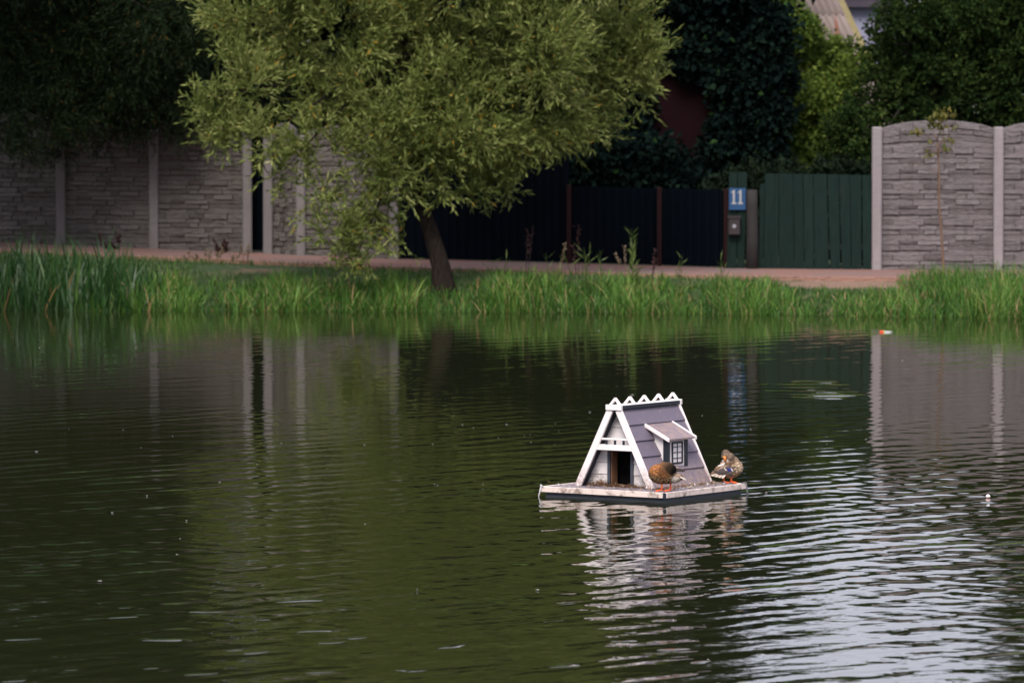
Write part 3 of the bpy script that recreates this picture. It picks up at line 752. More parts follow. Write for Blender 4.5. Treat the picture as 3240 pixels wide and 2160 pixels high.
# orchard tree behind the right fence
OT = [(2010, 330, 70), (1960, 370, 55), (1920, 350, 50), (2050, 250, 80), (2120, 290, 80), (2000, 245, 60), (1960, 290, 55), (2090, 160, 80), (2020, 170, 50), (2060, 90, 60), (2160, 200, 100), (2170, 90, 95), (2120, 20, 75), (2260, 240, 90), (2250, 120, 110), (2230, 30, 90), (2340, 200, 110), (2340, 70, 110), (2330, 280, 60), (2200, 290, 55), (2025, 100, 34), (2035, 35, 34),
      (2270, -60, 80), (2380, -50, 110), (2480, 60, 130), (2500, -80, 120), (2440, 200, 100), (2340, -110, 70), (2390, -120, 80), (2370, -200, 80), (2400, -290, 90), (2440, -230, 120), (2440, -380, 120), (2560, -320, 150), (2540, -500, 130), (2130, 60, 80, 1.6), (2220, 40, 90, 1.6), (2310, 30, 90, 1.6), (2160, 150, 80, 1.5), (2280, 150, 90, 1.5), (2050, 200, 60, 1.5)]
oc = clumps_from(OT, 94.8, rng, 0.7, 0.9)
ob = Vector((7.0, 95.2, 0.4))
make_tree("orchard_tree", "dark leafy orchard tree spreading behind the pale concrete fence", None, ob, [ob, ob + Vector((0, 0, 1.0)), ob + Vector((-0.1, 0, 2.0)), ob + Vector((-0.1, 0, 3.2))], [0.17, 0.14, 0.12, 0.09], oc, M_apple, M_barkdark, rng,
          12500, 0.30, 8, 0.088, 0.050, up=0.05, spread=0.7)

HG = [(x, 300 + 18 * math.sin(x * .021), 85) for x in range(-60, 1000, 62)] + [(x, 380, 75) for x in range(-40, 1000, 80)] + [(x, 215 + 12 * math.sin(x * .03), 75) for x in range(20, 960, 75)]
hc = clumps_from(HG, 96.6, rng, 0.4, 0.6)
gb = Vector((-5.0, 96.8, 0.5))
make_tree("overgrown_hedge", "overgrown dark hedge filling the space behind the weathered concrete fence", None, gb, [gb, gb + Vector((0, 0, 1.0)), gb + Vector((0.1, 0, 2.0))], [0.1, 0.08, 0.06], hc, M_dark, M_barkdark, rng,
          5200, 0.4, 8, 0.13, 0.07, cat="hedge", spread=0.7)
UG = [(x, 470 + 10 * math.sin(x * .05), 48) for x in range(1640, 2030, 42)] + [(x, 545, 45) for x in range(1640, 2030, 48)] + [(x, 415, 36) for x in range(1700, 2030, 44)]
uc = clumps_from(UG, 92.6, rng, 0.35, 0.9)
ug = Vector((4.6, 92.8, 0.4))
make_tree("undergrowth_bush", "dark undergrowth bush directly behind the green plank fence", None, ug, [ug, ug + Vector((0, 0, 0.5)), ug + Vector((0.05, 0, 1.0))], [0.05, 0.04, 0.03], uc, M_dark, M_barkdark, rng,
          2400, 0.3, 8, 0.10, 0.06, limb_n=6, cat="bush", spread=0.7)
VG = [(x, 440 + 14 * math.sin(x * .04), 60) for x in range(900, 1600, 60)] + [(x, 370, 60) for x in range(1000, 1500, 70)] + [(x, 530, 50) for x in range(900, 1600, 70)]
vc = clumps_from(VG, 94.2, rng, 0.35, 0.8)
vg = Vector((-1.0, 94.3, 0.45))
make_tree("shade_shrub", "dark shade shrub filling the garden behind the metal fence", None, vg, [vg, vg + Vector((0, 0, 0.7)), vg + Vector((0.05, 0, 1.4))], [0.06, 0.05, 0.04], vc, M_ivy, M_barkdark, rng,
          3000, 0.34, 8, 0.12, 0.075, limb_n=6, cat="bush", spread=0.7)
# tall dark trees standing behind everything on the left and centre (they close the view and fill the pond's reflection)
def tall_tree(label, group, seed, h=17.0):
    r = np.random.default_rng(seed); base = Vector((0, 0, 0)); cl = []
    for k in range(26):
        t = r.uniform(0.10, 1.0); rad = 3.0 * math.sin(math.pi * (0.12 + 0.80 * t)) + 0.4; a = r.uniform(0, 2 * math.pi); q = rad * r.uniform(0.2, 0.75)
        cr = r.uniform(1.1, 1.75); cl.append((q * math.cos(a), q * math.sin(a) * 0.8, 0.5 + t * (h - 1.5), cr, cr, cr))
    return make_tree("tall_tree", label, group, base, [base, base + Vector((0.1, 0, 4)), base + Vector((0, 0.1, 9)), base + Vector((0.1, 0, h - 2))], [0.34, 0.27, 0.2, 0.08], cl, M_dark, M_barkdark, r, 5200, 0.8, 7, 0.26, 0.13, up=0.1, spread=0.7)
TT_L = "tall dark tree behind the weathered concrete fence"; TT_C = "tall dark tree behind the red timber house and metal fence"
protos = [tall_tree(TT_L, "tall trees behind the left fence", 31), tall_tree(TT_L, "tall trees behind the left fence", 32, 19.0)]
spots = [(-8.6, 99.2, 0, .95), (-5.2, 98.4, 1, 1.0), (-2.0, 98.2, 0, .9), (-10.8, 103.5, 1, 1.0), (-6.9, 104.0, 0, 1.12), (-3.2, 103.4, 1, .95), (0.4, 99.6, 1, .95), (2.2, 100.6, 0, .82), (0.6, 104.6, 0, 1.1), (-13.2, 98.6, 0, 1.0), (-17.0, 100.0, 1, 1.0), (-21.5, 98.0, 0, 1.1)]
used = set()
for i, (x, y, k, sc) in enumerate(spots):
    o = protos[k] if k not in used else copy_tree(protos[k]); used.add(k)
    o.location = (x, y, 0.4); o.scale = (sc, sc, sc); o.rotation_euler = (0, 0, i * 1.3)
    if x > -2.5: o["label"] = TT_C; o["group"] = "tall trees behind the red house"
o = copy_tree(protos[0]); o.location = (11.4, 99.5, 0.4); o.scale = (.85, .85, .85); o.rotation_euler = (0, 0, 0.4)
o["label"] = "tall dark tree behind the pale concrete fence and orchard tree"; del o["group"]
# broad trees added out of frame, on the bank, to shade the left fence
for (x, y, rz, lab) in ((-11.0, 82.0, 2.2, "unseen tall broad tree added on the pond bank for shade"), (-15.2, 82.5, 0.7, "second unseen tall tree added on the bank for shade")):
    o = copy_tree(protos[1]); o.location = (x, y, 0.2); o.scale = (1.0, 1.0, 1.15); o.rotation_euler = (0, 0, rz)
    o["label"] = lab; del o["group"]

# young sapling in front of the pale fence
b = W(2985, 858, 88.2); b.z = float(ground_z(b.x, b.y)) - 0.02
root = empty("sapling", b); tag(root, "thin young sapling with sparse yellowing leaves before the pale fence", "sapling")
def S6(x, y): return W(2740 + x / 2.8, 340 + y / 2.8, 88.2) - b
mb = MB(); mb.tube([(0, 0, -0.05), S6(685, 1380), S6(668, 1100), S6(648, 850), S6(648, 600), S6(640, 400), S6(632, 300)], [0.024, 0.021, 0.019, 0.018, 0.016, 0.013, 0.010], 7)
tips = [((640, 400), (690, 250), (690, 170), (670, 40)), ((632, 300), (600, 230), (575, 160), (570, 130)), ((640, 360), (580, 300), (525, 230), (450, 212)), ((640, 400), (560, 370), (520, 345)), ((632, 300), (640, 180), (700, 110), (760, 60)), ((640, 380), (700, 370), (760, 370)), ((650, 580), (590, 560), (560, 545)), ((640, 330), (700, 290), (770, 280)), ((640, 400), (600, 410), (560, 412))]
for tpt in tips:
    pts = [S6(*q) for q in tpt]; pts = [q + Vector((0, 0.1 * math.sin(i * 2.0 + tpt[0][0]), 0)) for i, q in enumerate(pts)]
    mb.tube(pts, [0.008 * (1 - 0.75 * i / (len(pts) - 1)) for i in range(len(pts))], 5)
mb.build("trunk", M_barkred, root, smooth=True)
rl = np.random.default_rng(5); LB, LD = [], []
for (x, y, n, sx, sy) in [(690, 45, 40, 70, 35), (600, 130, 40, 50, 40), (450, 214, 20, 50, 15), (560, 410, 14, 35, 15), (715, 365, 24, 40, 18), (755, 280, 16, 40, 14), (660, 165, 22, 50, 30), (760, 180, 14, 45, 20), (560, 290, 6, 30, 20), (650, 90, 26, 80, 30), (780, 60, 10, 25, 15)]:
    for _ in range(n):
        q = S6(x + rl.normal() * sx * .55, y + rl.normal() * sy * .55); LB.append((q.x, q.y + rl.normal() * .10, q.z)); LD.append(rl.normal(size=3) + np.array([0, 0, -0.5]))
LB, LD = np.array(LB), unit(np.array(LD)); k = len(LB)
link_mesh("crown", leaf_mesh("crown", LB, LD, rl.uniform(.06, .10, k), rl.uniform(.035, .06, k), rl.uniform(0, 1, k), rl), M_sap, root)

# ------------------------------------------------------------------ grass, reeds and weeds
def blades_mesh(name, B, H, Wd, lean, bendv, tint, rng):
    N = len(B); az = rng.uniform(0, 2 * np.pi, N)
    d = np.stack([np.cos(az), np.sin(az), np.zeros(N)], 1); fa = az + rng.normal(0, 0.5, N) + np.pi / 2
    s = np.stack([np.cos(fa), np.sin(fa) * 0.6, np.zeros(N)], 1); s = unit(s)
    V = []
    for f, wf in ((0, 0.75), (0.38, 1.0), (0.74, 0.7)):
        c = B + d * (lean * f + bendv * f ** 2)[:, None] * H[:, None] + np.array([0, 0, 1.0]) * (H * f * (1 - 0.28 * bendv * f))[:, None]
        V += [c - s * (Wd * wf / 2)[:, None], c + s * (Wd * wf / 2)[:, None]]
    V.append(B + d * (lean + bendv)[:, None] * H[:, None] + np.array([0, 0, 1.0]) * (H * (1 - 0.42 * bendv))[:, None])
    V = np.stack(V, 1).reshape(-1, 3)
    base = np.arange(N)[:, None] * 7
    q = np.concatenate([base + np.array([0, 1, 3, 2]), base + np.array([2, 3, 5, 4])], 1).reshape(-1)
    t = (base + np.array([4, 5, 6])).reshape(-1)
    me = bpy.data.meshes.new(name)
    me.vertices.add(7 * N); me.vertices.foreach_set("co", V.astype(np.float32).ravel())
    loops = np.concatenate([q, t]); me.loops.add(len(loops)); me.loops.foreach_set("vertex_index", loops.astype(np.int32))
    tot = np.concatenate([np.full(2 * N, 4), np.full(N, 3)]); st = np.concatenate([[0], np.cumsum(tot)[:-1]])
    me.polygons.add(3 * N); me.polygons.foreach_set("loop_start", st.astype(np.int32)); me.polygons.foreach_set("loop_total", tot.astype(np.int32))
    at = me.attributes.new("tint", 'FLOAT', 'POINT'); at.data.foreach_set("value", np.repeat(tint, 7).astype(np.float32))
    me.update(calc_edges=True)
    return me

rg = np.random.default_rng(23)
def scatter(n, x0, x1, off0, off1, power=1.0):
    x = rg.uniform(x0, x1, n); y = shore(x) + off0 + (off1 - off0) * rg.uniform(0, 1, n) ** power
    return np.stack([x, y, ground_z(x, y) - 0.02], 1)
def clumpy(B, scale=1.7, thr=0.35):
    v = np.sin(B[:, 0] * scale * 2.1 + 1.3) + np.sin(B[:, 0] * scale * 4.7 + B[:, 1] * 2) * 0.7 + np.sin(B[:, 0] * scale * 9.1 - B[:, 1] * 3) * 0.5
    return v
# tall dark reeds on the left
B = scatter(1350, -10.5, -5.25, -0.35, 1.3); n = len(B)
edge = np.clip((-5.0 - B[:, 0]) / 0.9, 0.45, 1)
me = blades_mesh("reeds", B, rg.uniform(0.42, 1.14, n) * edge, rg.uniform(0.016, 0.040, n), rg.uniform(0, 0.28, n), rg.uniform(0.0, 0.40, n) ** 1.2, np.where(rg.uniform(size=n) < .006, rg.uniform(.96, 1, n), rg.beta(2, 2.8, n) * .9), rg)
tag(link_mesh("reeds", me, M_reed), "tall dark green reeds crowding the water's edge below the weathered fence", "reeds", kind="stuff")
# shore grass, two stretches
def shore_grass(name, label, x0, x1, n, hmin, hmax, mat=M_grass):
    B = scatter(n, x0, x1, -0.25, 1.7, 1.3); v = clumpy(B); n = len(B)
    H = rg.uniform(hmin * .7, hmax * 1.15, n) * (1 + 0.30 * v + 0.18 * np.sin(B[:, 0] * 1.9 + 0.4)) * np.clip(1.2 - 0.30 * (B[:, 1] - shore(B[:, 0])), 0.4, 1.2)
    t = np.clip(rg.beta(1.6, 2.3, n) * 0.85 + 0.10 * v, 0, 0.9); t = np.where(rg.uniform(size=n) < .085, rg.uniform(.93, 1, n), t)
    me = blades_mesh(name, B, np.clip(H * 0.72 * np.interp(B[:, 0], [3.2, 4.0, 5.3, 6.0], [1, .55, .55, 1]), .06, 1.0), rg.uniform(0.006, 0.021, n), rg.uniform(0, 0.42, n), rg.uniform(0, 0.75, n) ** 1.3, t, rg)
    tag(link_mesh(name, me, mat), label, "grass", kind="stuff")
shore_grass("shore_grass", "tufted bright grass along the water between reeds and willow", -6.3, -3.0, 3600, 0.22, 0.48)
shore_grass("shore_grass", "long green grass along the water below the metal fence", -3.0, 4.4, 8600, 0.24, 0.50)
shore_grass("shore_grass", "thick arching grass along the water below the sapling", 4.4, 10.0, 6800, 0.25, 0.55)
# taller mound around the sapling and the right-hand corner
B = scatter(3800, 5.75, 10.0, 1.2, 3.6); n = len(B); hh = np.interp(B[:, 0], [5.75, 6.3, 10], [0.12, 0.40, 0.45])
me = blades_mesh("bank_grass", B, rg.uniform(0.45, 1.1, n) * hh, rg.uniform(0.006, 0.014, n), rg.uniform(0, 0.35, n), rg.uniform(0, 0.6, n), np.where(rg.uniform(size=n) < .05, 0.97, rg.beta(2, 2.6, n) * .8), rg)
tag(link_mesh("bank_grass", me, M_grass), "rough bank grass around the foot of the sapling", "grass", kind="stuff")
# short turf of the bank
B = scatter(34000, -10, 9.5, 0.3, 4.6); keep = B[:, 1] < fence_y(B[:, 0]) - 3.85
dx = (B[:, 0] - 5.0) / 1.25; dy = (B[:, 1] - 86.75) / 0.75; keep &= (dx * dx + dy * dy) > 0.8
dx = (B[:, 0] + 3.9) / 1.1; dy = (B[:, 1] - 88.6) / 0.6; keep &= (dx * dx + dy * dy) > 0.8
B = B[keep]; n = len(B)
me = blades_mesh("turf", B, rg.uniform(0.05, 0.16, n), rg.uniform(0.006, 0.013, n), rg.uniform(0, 0.5, n), rg.uniform(0, 0.6, n), rg.beta(2, 2, n), rg)
tag(link_mesh("turf", me, M_turf), "short green turf covering the slope below the paved path", "grass", kind="stuff")

def weed(name, label, px, pybase, pytop, d, mat, cat="weed", n=12, leaf=0.10, wid=0.014, seedy=False, group=None, stems=1, spread=0.10):
    b = W(px, pybase, d); b.z = float(ground_z(b.x, b.y)) - 0.02; top = W(px, pytop, d).z - b.z
    root = empty(name, b); tag(root, label, cat, group)
    mb = MB(); LB, LD = [], []
    for s_ in range(stems):
        dx = rg.normal() * spread; dyy = rg.normal() * spread; h = top * (1 if s_ == 0 else rg.uniform(.5, .95))
        mb.tube([(dx * .2, dyy * .2, 0), (dx * .6, dyy * .6, h * .5), (dx, dyy, h)], [0.006, 0.005, 0.002], 5)
        for i in range(n):
            f = (0.55 + 0.45 * i / n) if seedy else (0.1 + 0.88 * i / n)
            LB.append((dx * f + rg.normal() * (0.012 if seedy else 0), dyy * f, h * f)); v = rg.normal(size=3); v[2] = abs(v[2]) + (0.8 if not seedy else 0.2); LD.append(v)
    mb.build("stem", mat, root)
    LB, LD = np.array(LB), unit(np.array(LD)); k = len(LB)
    link_mesh("leaves" if not seedy else "seed_head", leaf_mesh("leaves", LB, LD, leaf * rg.uniform(.6, 1.3, k), wid * rg.uniform(.7, 1.3, k), rg.uniform(0, 1, k), rg), mat, root)
    return root
weed("tall_weed", "tall bright green leafy weed in front of the metal fence", 2005, 880, 722, 86.4, M_weed, n=26, leaf=0.17, wid=0.028, stems=2, spread=0.06)
for i, (px, pt) in enumerate([(1660, 715), (1762, 770), (1832, 710), (1980, 775), (2060, 790)]):
    weed("seeding_weed", "thin brownish seeding weed standing against the metal fence", px, 868, pt, 87.0, M_dry if i % 2 else M_burg, n=26, leaf=0.045, wid=0.02, seedy=True, group="seeding weeds along the metal fence", stems=2)
for px, pt in [(1838, 775), (1862, 782), (1912, 790), (1745, 800), (2150, 805), (2280, 800), (1570, 800)]:
    weed("grass_stalk", "single tall grass stalk rising above the shore grass", px, 885, pt, 86.2, M_weed, n=8, leaf=0.2, wid=0.014, group="tall grass stalks by the path", stems=2)
for px, pt in [(338, 742), (375, 748), (690, 758), (712, 765)]:
    weed("burgundy_weed", "burgundy leaved weed at the foot of the weathered fence", px, 785, pt, 93.0, M_burg, n=18, leaf=0.07, wid=0.05, group="burgundy weeds along the fence", stems=2)
for px, pt in [(655, 790), (690, 785), (620, 800), (735, 800), (780, 770)]:
    weed("dry_weed", "dry straw coloured weed on the bank by the reeds", px, 850, pt, 89.3, M_dry, n=22, leaf=0.05, wid=0.02, seedy=True, group="dry weeds on the left bank", stems=3)

# ------------------------------------------------------------------ floating duck house
S_ = 1.29
Fc = W(2105, 1593, 50.3); Fc.z = 0
DH_ROT = R(55.6)
house = empty("duck_house", Fc, DH_ROT)
tag(house, "mauve and white A-frame duck house on a square raft", "duck house")
Mrot = Matrix.Rotation(DH_ROT, 3, 'Z')
def HW(lx, ly, lz): return Fc + Mrot @ Vector((lx, ly, lz))      # house local -> world
ZD = 0.088
def hb_(name, x0, x1, y0, y1, z0, z1, mat, parent=house, bevel=0.003):
    return MB().box(((x0 + x1) / 2, (y0 + y1) / 2, (z0 + z1) / 2), (x1 - x0, y1 - y0, z1 - z0)).build(name, mat, parent, bevel)
# raft
hb_("deck", 0.012, S_ - 0.012, 0.012, S_ - 0.012, 0.05, ZD - 0.004, M_deck)
hull = hb_("float_hull", 0.022, S_ - 0.022, 0.022, S_ - 0.022, -0.14, 0.05, M_slate2)
hb_("fascia_board", -0.012, 0.012, 0.022, S_ + 0.012, 0.038, ZD, M_fascia)
hb_("fascia_board", 0.006, S_ + 0.012, -0.012, 0.012, 0.038, ZD, M_fascia)
hb_("fascia_board", S_ - 0.012, S_ + 0.012, 0.012, S_ + 0.012, 0.038, ZD, M_fascia)
hb_("fascia_board", 0.012, S_ - 0.012, S_ - 0.012, S_ + 0.012, 0.038, ZD, M_fascia)
hb_("corner_strip", -0.008, 0.004, -0.008, 0.020, 0.030, ZD - 0.004, M_slate)
# house geometry (heights above the deck)
LX0, LX1, YC = 0.254, 1.226, 0.702
B0, T0, HT = 0.404, 0.062, 0.682
def hwid(z): return B0 - (B0 - T0) * z / HT
SL = Vector((0, B0 - T0, -HT)).normalized()        # downslope on the +y side
slen = math.hypot(B0 - T0, HT)
def slope_pt(side, t, off=0.0):
    """side +1 (far side) / -1 (seen side); t along slope from top 0..1; off outward"""
    y = T0 + (B0 - T0) * t; zz = HT * (1 - t)
    nv = Vector((0, HT, B0 - T0)).normalized()
    return Vector((0, YC + side * (y + nv.y * off), ZD + zz + nv.z * off))
NB = 5
for side in (-1, 1):
    for i in range(NB):
        t0, t1 = i / NB - (0.03 if i else 0.0), (i + 1) / NB
        a, b_ = slope_pt(side, max(t0, 0), -0.010 + 0.000), slope_pt(side, t1, 0.006)
        a2, b2 = slope_pt(side, max(t0, 0), -0.022), slope_pt(side, t1, -0.007)
        xa = LX0 + 0.024; xb = LX1 - 0.022 if i else LX1 + 0.006
        MB().prism([(xa, a.y, a.z), (xa, b_.y, b_.z), (xa, b2.y, b2.z), (xa, a2.y, a2.z)], (xb - xa, 0, 0)).build("roof_board", M_roofb, house)
    # inner lining keeps the roof closed; its dark slate imitates the unlit underside
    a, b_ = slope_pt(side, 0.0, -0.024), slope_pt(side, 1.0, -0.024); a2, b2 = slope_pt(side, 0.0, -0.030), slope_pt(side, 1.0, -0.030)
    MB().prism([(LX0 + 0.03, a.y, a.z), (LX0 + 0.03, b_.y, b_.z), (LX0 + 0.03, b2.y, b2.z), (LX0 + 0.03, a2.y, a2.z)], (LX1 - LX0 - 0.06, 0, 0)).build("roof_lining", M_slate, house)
    for lx, proud, nm in ((LX0, 0.012, "bargeboard"), (LX1 - 0.024, 0.010, "bargeboard")):
        a, b_ = slope_pt(side, -0.005, proud), slope_pt(side, 0.998, proud)
        a2, b2 = slope_pt(side, -0.005, -0.050), slope_pt(side, 0.998, -0.050)
        MB().prism([(lx, a.y, a.z), (lx, b_.y, b_.z), (lx, b2.y, b2.z), (lx, a2.y, a2.z)], (0.023, 0, 0)).build(nm, M_white, house, bevel=0.002)
    # slate strip under the ridge board
    a = slope_pt(side, -0.005, 0.004)
    MB().box(((LX0 + LX1) / 2, YC + side * 0.070, ZD + HT + 0.020), (LX1 - LX0 - 0.03, 0.010, 0.032)).build("ridge_strip", M_slate, house)
hb_("ridge_board", LX0 + 0.02, LX1 - 0.02, YC - 0.062, YC + 0.062, ZD + HT + 0.020, ZD + HT + 0.038, M_white)
hb_("ridge_end", LX0 - 0.012, LX0 + 0.018, YC - 0.082, YC + 0.082, ZD + HT - 0.006, ZD + HT + 0.042, M_white)
hb_("ridge_end", LX1 - 0.016, LX1 + 0.012, YC - 0.082, YC + 0.082, ZD + HT - 0.002, ZD + HT + 0.046, M_white)
for i in range(5):
    lx = LX0 + 0.022 + i * 0.232
    root2 = None
    mb = MB(); z0 = ZD + HT + 0.036; zt = z0 + 0.068
    wv = 0.066; th = 0.020
    mb.prism([(lx - 0.009, YC - wv, z0), (lx - 0.009, YC - wv + th * 1.25, z0), (lx - 0.009, YC, zt - th * 1.1), (lx - 0.009, YC + wv - th * 1.25, z0), (lx - 0.009, YC + wv, z0), (lx - 0.009, YC + 0.006, zt), (lx - 0.009, YC - 0.006, zt)], (0.022, 0, 0))
    mb.build("ridge_chevron", M_white, house)
# gable wall of lapped planks with a doorway
WX0 = LX0 + 0.125
D0, D1, DZ = 0.595, 0.822, 0.318           # doorway in ly, height
zz = 0.0; ph = 0.104
def inner(z): return max(hwid(z) - 0.028, 0.004)
while zz < HT - 0.05:
    z1 = min(zz + ph - 0.003, HT - 0.03)
    i0, i1 = inner(zz), inner(z1)
    def plank(ya0, ya1, yb0, yb1):
        MB().prism([(WX0 - 0.004, ya0, ZD + zz), (WX0 - 0.004, ya1, ZD + zz), (WX0 + 0.003, yb1, ZD + z1), (WX0 + 0.003, yb0, ZD + z1)], (0.014, 0, 0)).build("wall_plank", M_white_wall, house)
    if zz < DZ - 0.01:
        if z1 > DZ: z1 = DZ; i1 = inner(z1)
        plank(YC - i0, D0, YC - i1, D0); plank(D1, YC + i0, D1, YC + i1)
        zz = z1 + 0.003
        continue
    plank(YC - i0, YC + i0, YC - i1, YC + i1)
    zz += ph
MB().prism([(LX1 - 0.06, YC - inner(0), ZD), (LX1 - 0.06, YC + inner(0), ZD), (LX1 - 0.06, YC + inner(.66), ZD + .66), (LX1 - 0.06, YC - inner(.66), ZD + .66)], (0.015, 0, 0)).build("rear_wall", M_white_wall, house)
hb_("inner_floor", WX0 + 0.02, LX1 - 0.07, YC - 0.33, YC + 0.33, ZD, ZD + 0.012, M_interior_shade)
MB().prism([(WX0 + 0.16, YC - 0.33, ZD + 0.013), (WX0 + 0.16, YC + 0.33, ZD + 0.013), (WX0 + 0.16, YC + 0.15, ZD + 0.37), (WX0 + 0.16, YC - 0.15, ZD + 0.37)], (0.01, 0, 0)).build("partition", M_interior_shade, house)
# door surround
hb_("door_jamb", WX0 - 0.018, WX0 + 0.006, D1 - 0.006, D1 + 0.022, ZD, ZD + DZ + 0.012, M_slate2)
hb_("door_jamb", WX0 - 0.018, WX0 + 0.006, D0 - 0.022, D0 + 0.006, ZD, ZD + DZ + 0.012, M_slate2)
hb_("door_head", WX0 - 0.019, WX0 + 0.006, D0 - 0.022, D1 + 0.022, ZD + DZ + 0.012, ZD + DZ + 0.034, M_slate)
hb_("door_reveal", WX0 + 0.0065, WX0 + 0.10, D1 - 0.012, D1 - 0.002, ZD, ZD + DZ, M_brown)
hb_("door_reveal", WX0 + 0.0065, WX0 + 0.10, D0 + 0.002, D0 + 0.012, ZD, ZD + DZ, M_brown)
# little balcony
bal = hb_("balcony", LX0 + 0.006, LX0 + 0.060, YC - 0.186, YC + 0.186, ZD + 0.345, ZD + 0.372, M_white)
hb_("beam_lip", LX0 + 0.000, LX0 + 0.058, YC - 0.188, YC + 0.188, ZD + 0.322, ZD + 0.3445, M_white, bal)
hb_("handrail", LX0 + 0.008, LX0 + 0.026, YC - 0.155, YC + 0.155, ZD + 0.412, ZD + 0.430, M_white, bal)
for yy in (-0.090, 0.0, 0.090):
    hb_("baluster", LX0 + 0.012, LX0 + 0.024, YC + yy - 0.011, YC + yy + 0.011, ZD + 0.3725, ZD + 0.4115, M_slate, bal)
# dormer on the seen slope (toward -y)
DY = 0.293 * S_                             # plane of its front
DX0, DX1 = 0.464 * S_, 0.733 * S_
zb, ztp = ZD + 0.150, ZD + 0.425
dorm = hb_("dormer", DX0 + 0.012, DX1 - 0.010, DY + 0.002, DY + 0.016, zb - 0.01, ztp, M_white)
for sx in (0, 1):                           # cheeks
    xa = DX0 + 0.004 if sx == 0 else DX1 - 0.014
    MB().prism([(xa, DY + 0.016, zb - 0.01), (xa, DY + 0.016, ZD + 0.432), (xa, 0.578, ZD + 0.538), (xa, 0.590, ZD + 0.53)], (0.010, 0, 0)).build("cheek", M_white_wall, dorm)
hb_("shutter", DX0 - 0.002, DX0 + 0.056, DY - 0.005, DY + 0.0015, zb - 0.004, ztp + 0.004, M_slate, dorm)
hb_("corner_post", DX0 - 0.006, DX0 + 0.0035, DY - 0.006, DY + 0.030, zb + 0.03, ztp + 0.004, M_slate, dorm)
hb_("shutter", DX1 - 0.056, DX1 + 0.000, DY - 0.005, DY + 0.0015, zb - 0.004, ztp + 0.004, M_slate, dorm)
wx0, wx1 = DX0 + 0.092, DX1 - 0.092
wz0, wz1 = zb + 0.044, ztp - 0.045
mb = MB(); t_ = 0.010
win = hb_("window", wx0, wx1, DY - 0.002, DY + 0.0018, wz0, wz1, M_white, dorm, 0)
for (x0, x1, z0, z1) in ((wx0 - t_ * .6, wx0 + t_, wz0, wz1), (wx1 - t_, wx1 + t_ * .6, wz0, wz1), (wx0, wx1, wz0 - t_ * .6, wz0 + t_), (wx0, wx1, wz1 - t_, wz1 + t_ * .6)):
    hb_("window_frame", x0, x1, DY - 0.009, DY - 0.0022, z0, z1, M_slate, win, 0)
xm = (wx0 + wx1) / 2
hb_("muntin", xm - 0.004, xm + 0.004, DY - 0.0075, DY - 0.0021, wz0, wz1, M_slate, win, 0)
for f in (0.25, 0.52, 0.78):
    zq = wz0 + (wz1 - wz0) * f; hb_("muntin", wx0, wx1, DY - 0.0068, DY - 0.0023, zq - 0.003, zq + 0.003, M_slate, win, 0)
ra = Vector((0, 0.252 * S_, ZD + 0.418)); rb_ = Vector((0, 0.455 * S_, ZD + 0.548)); rx0, rx1 = 0.437 * S_, 0.762 * S_
MB().prism([(rx0, ra.y, ra.z), (rx0, rb_.y, rb_.z), (rx0, rb_.y, rb_.z - 0.014), (rx0, ra.y, ra.z - 0.014)], (rx1 - rx0, 0, 0)).build("dormer_roof", M_dormroof, dorm)
for xx in (rx0 - 0.022, rx1 + 0.001):
    MB().prism([(xx, ra.y - 0.008, ra.z + 0.006), (xx, rb_.y - 0.004, rb_.z + 0.008), (xx, rb_.y - 0.004, rb_.z - 0.024), (xx, ra.y - 0.008, ra.z - 0.024)], (0.021, 0, 0)).build("verge_board", M_white, dorm, bevel=0.002)
# mooring ropes at two corners
mb = MB()
mb.tube([(-0.006, S_ - 0.02, ZD - 0.01), (-0.020, S_ + 0.004, ZD + 0.012), (0.01, S_ + 0.015, ZD + 0.006)], 0.008, 6)
mb.tube([(-0.016, S_, ZD + 0.008), (-0.022, S_ + 0.012, 0.04), (-0.03, S_ + 0.022, -0.03), (-0.02, S_ + 0.03, -0.3)], 0.006, 6)
mb.tube([(-0.018, S_ - 0.004, ZD + 0.006), (-0.02, S_ + 0.004, 0.045), (-0.029, S_ + 0.020, -0.02)], 0.004, 6)
mb.build("mooring_rope", M_rope, house, smooth=True)
mb = MB()
mb.tube([(S_ - 0.05, -0.004, ZD + 0.004), (S_ + 0.002, -0.016, ZD + 0.010), (S_ + 0.022, -0.014, ZD - 0.05), (S_ + 0.030, -0.02, -0.02), (S_ + 0.03, -0.02, -0.3)], 0.006, 6)
mb.tube([(S_ + 0.002, -0.016, ZD + 0.010), (S_ + 0.014, -0.015, 0.03), (S_ + 0.018, -0.015, -0.04)], 0.005, 6)
mb.build("mooring_rope", M_greyrope, house, smooth=True)

# straw, droppings and down lying on the deck
rd = np.random.default_rng(77); LB = []; LD = []; TI = []; LN = []; WD_ = []
def litter(n, fx, fy, hz, tl, th, ln, wd):
    for _ in range(n):
        lx, ly = fx(), fy()
        p = HW(lx, ly, ZD + 0.001 + abs(rd.normal()) * hz); LB.append(p); v = rd.normal(size=3); v[2] *= 0.16; LD.append(v); TI.append(rd.uniform(tl, th)); LN.append(ln * rd.uniform(.5, 1.5)); WD_.append(wd * rd.uniform(.6, 1.4))
litter(420, lambda: rd.normal(WX0 - 0.03, 0.035), lambda: rd.normal(YC, 0.17), 0.008, 0, 0.6, 0.045, 0.006)
litter(150, lambda: WX0 - abs(rd.normal(0, 0.02)) - 0.01, lambda: rd.normal(D1 + 0.08, 0.05), 0.022, 0, 0.45, 0.04, 0.007)
litter(420, lambda: rd.uniform(0.2, 1.24), lambda: 0.295 - abs(rd.normal(0, 0.09)), 0.006, 0.1, 1.0, 0.032, 0.008)
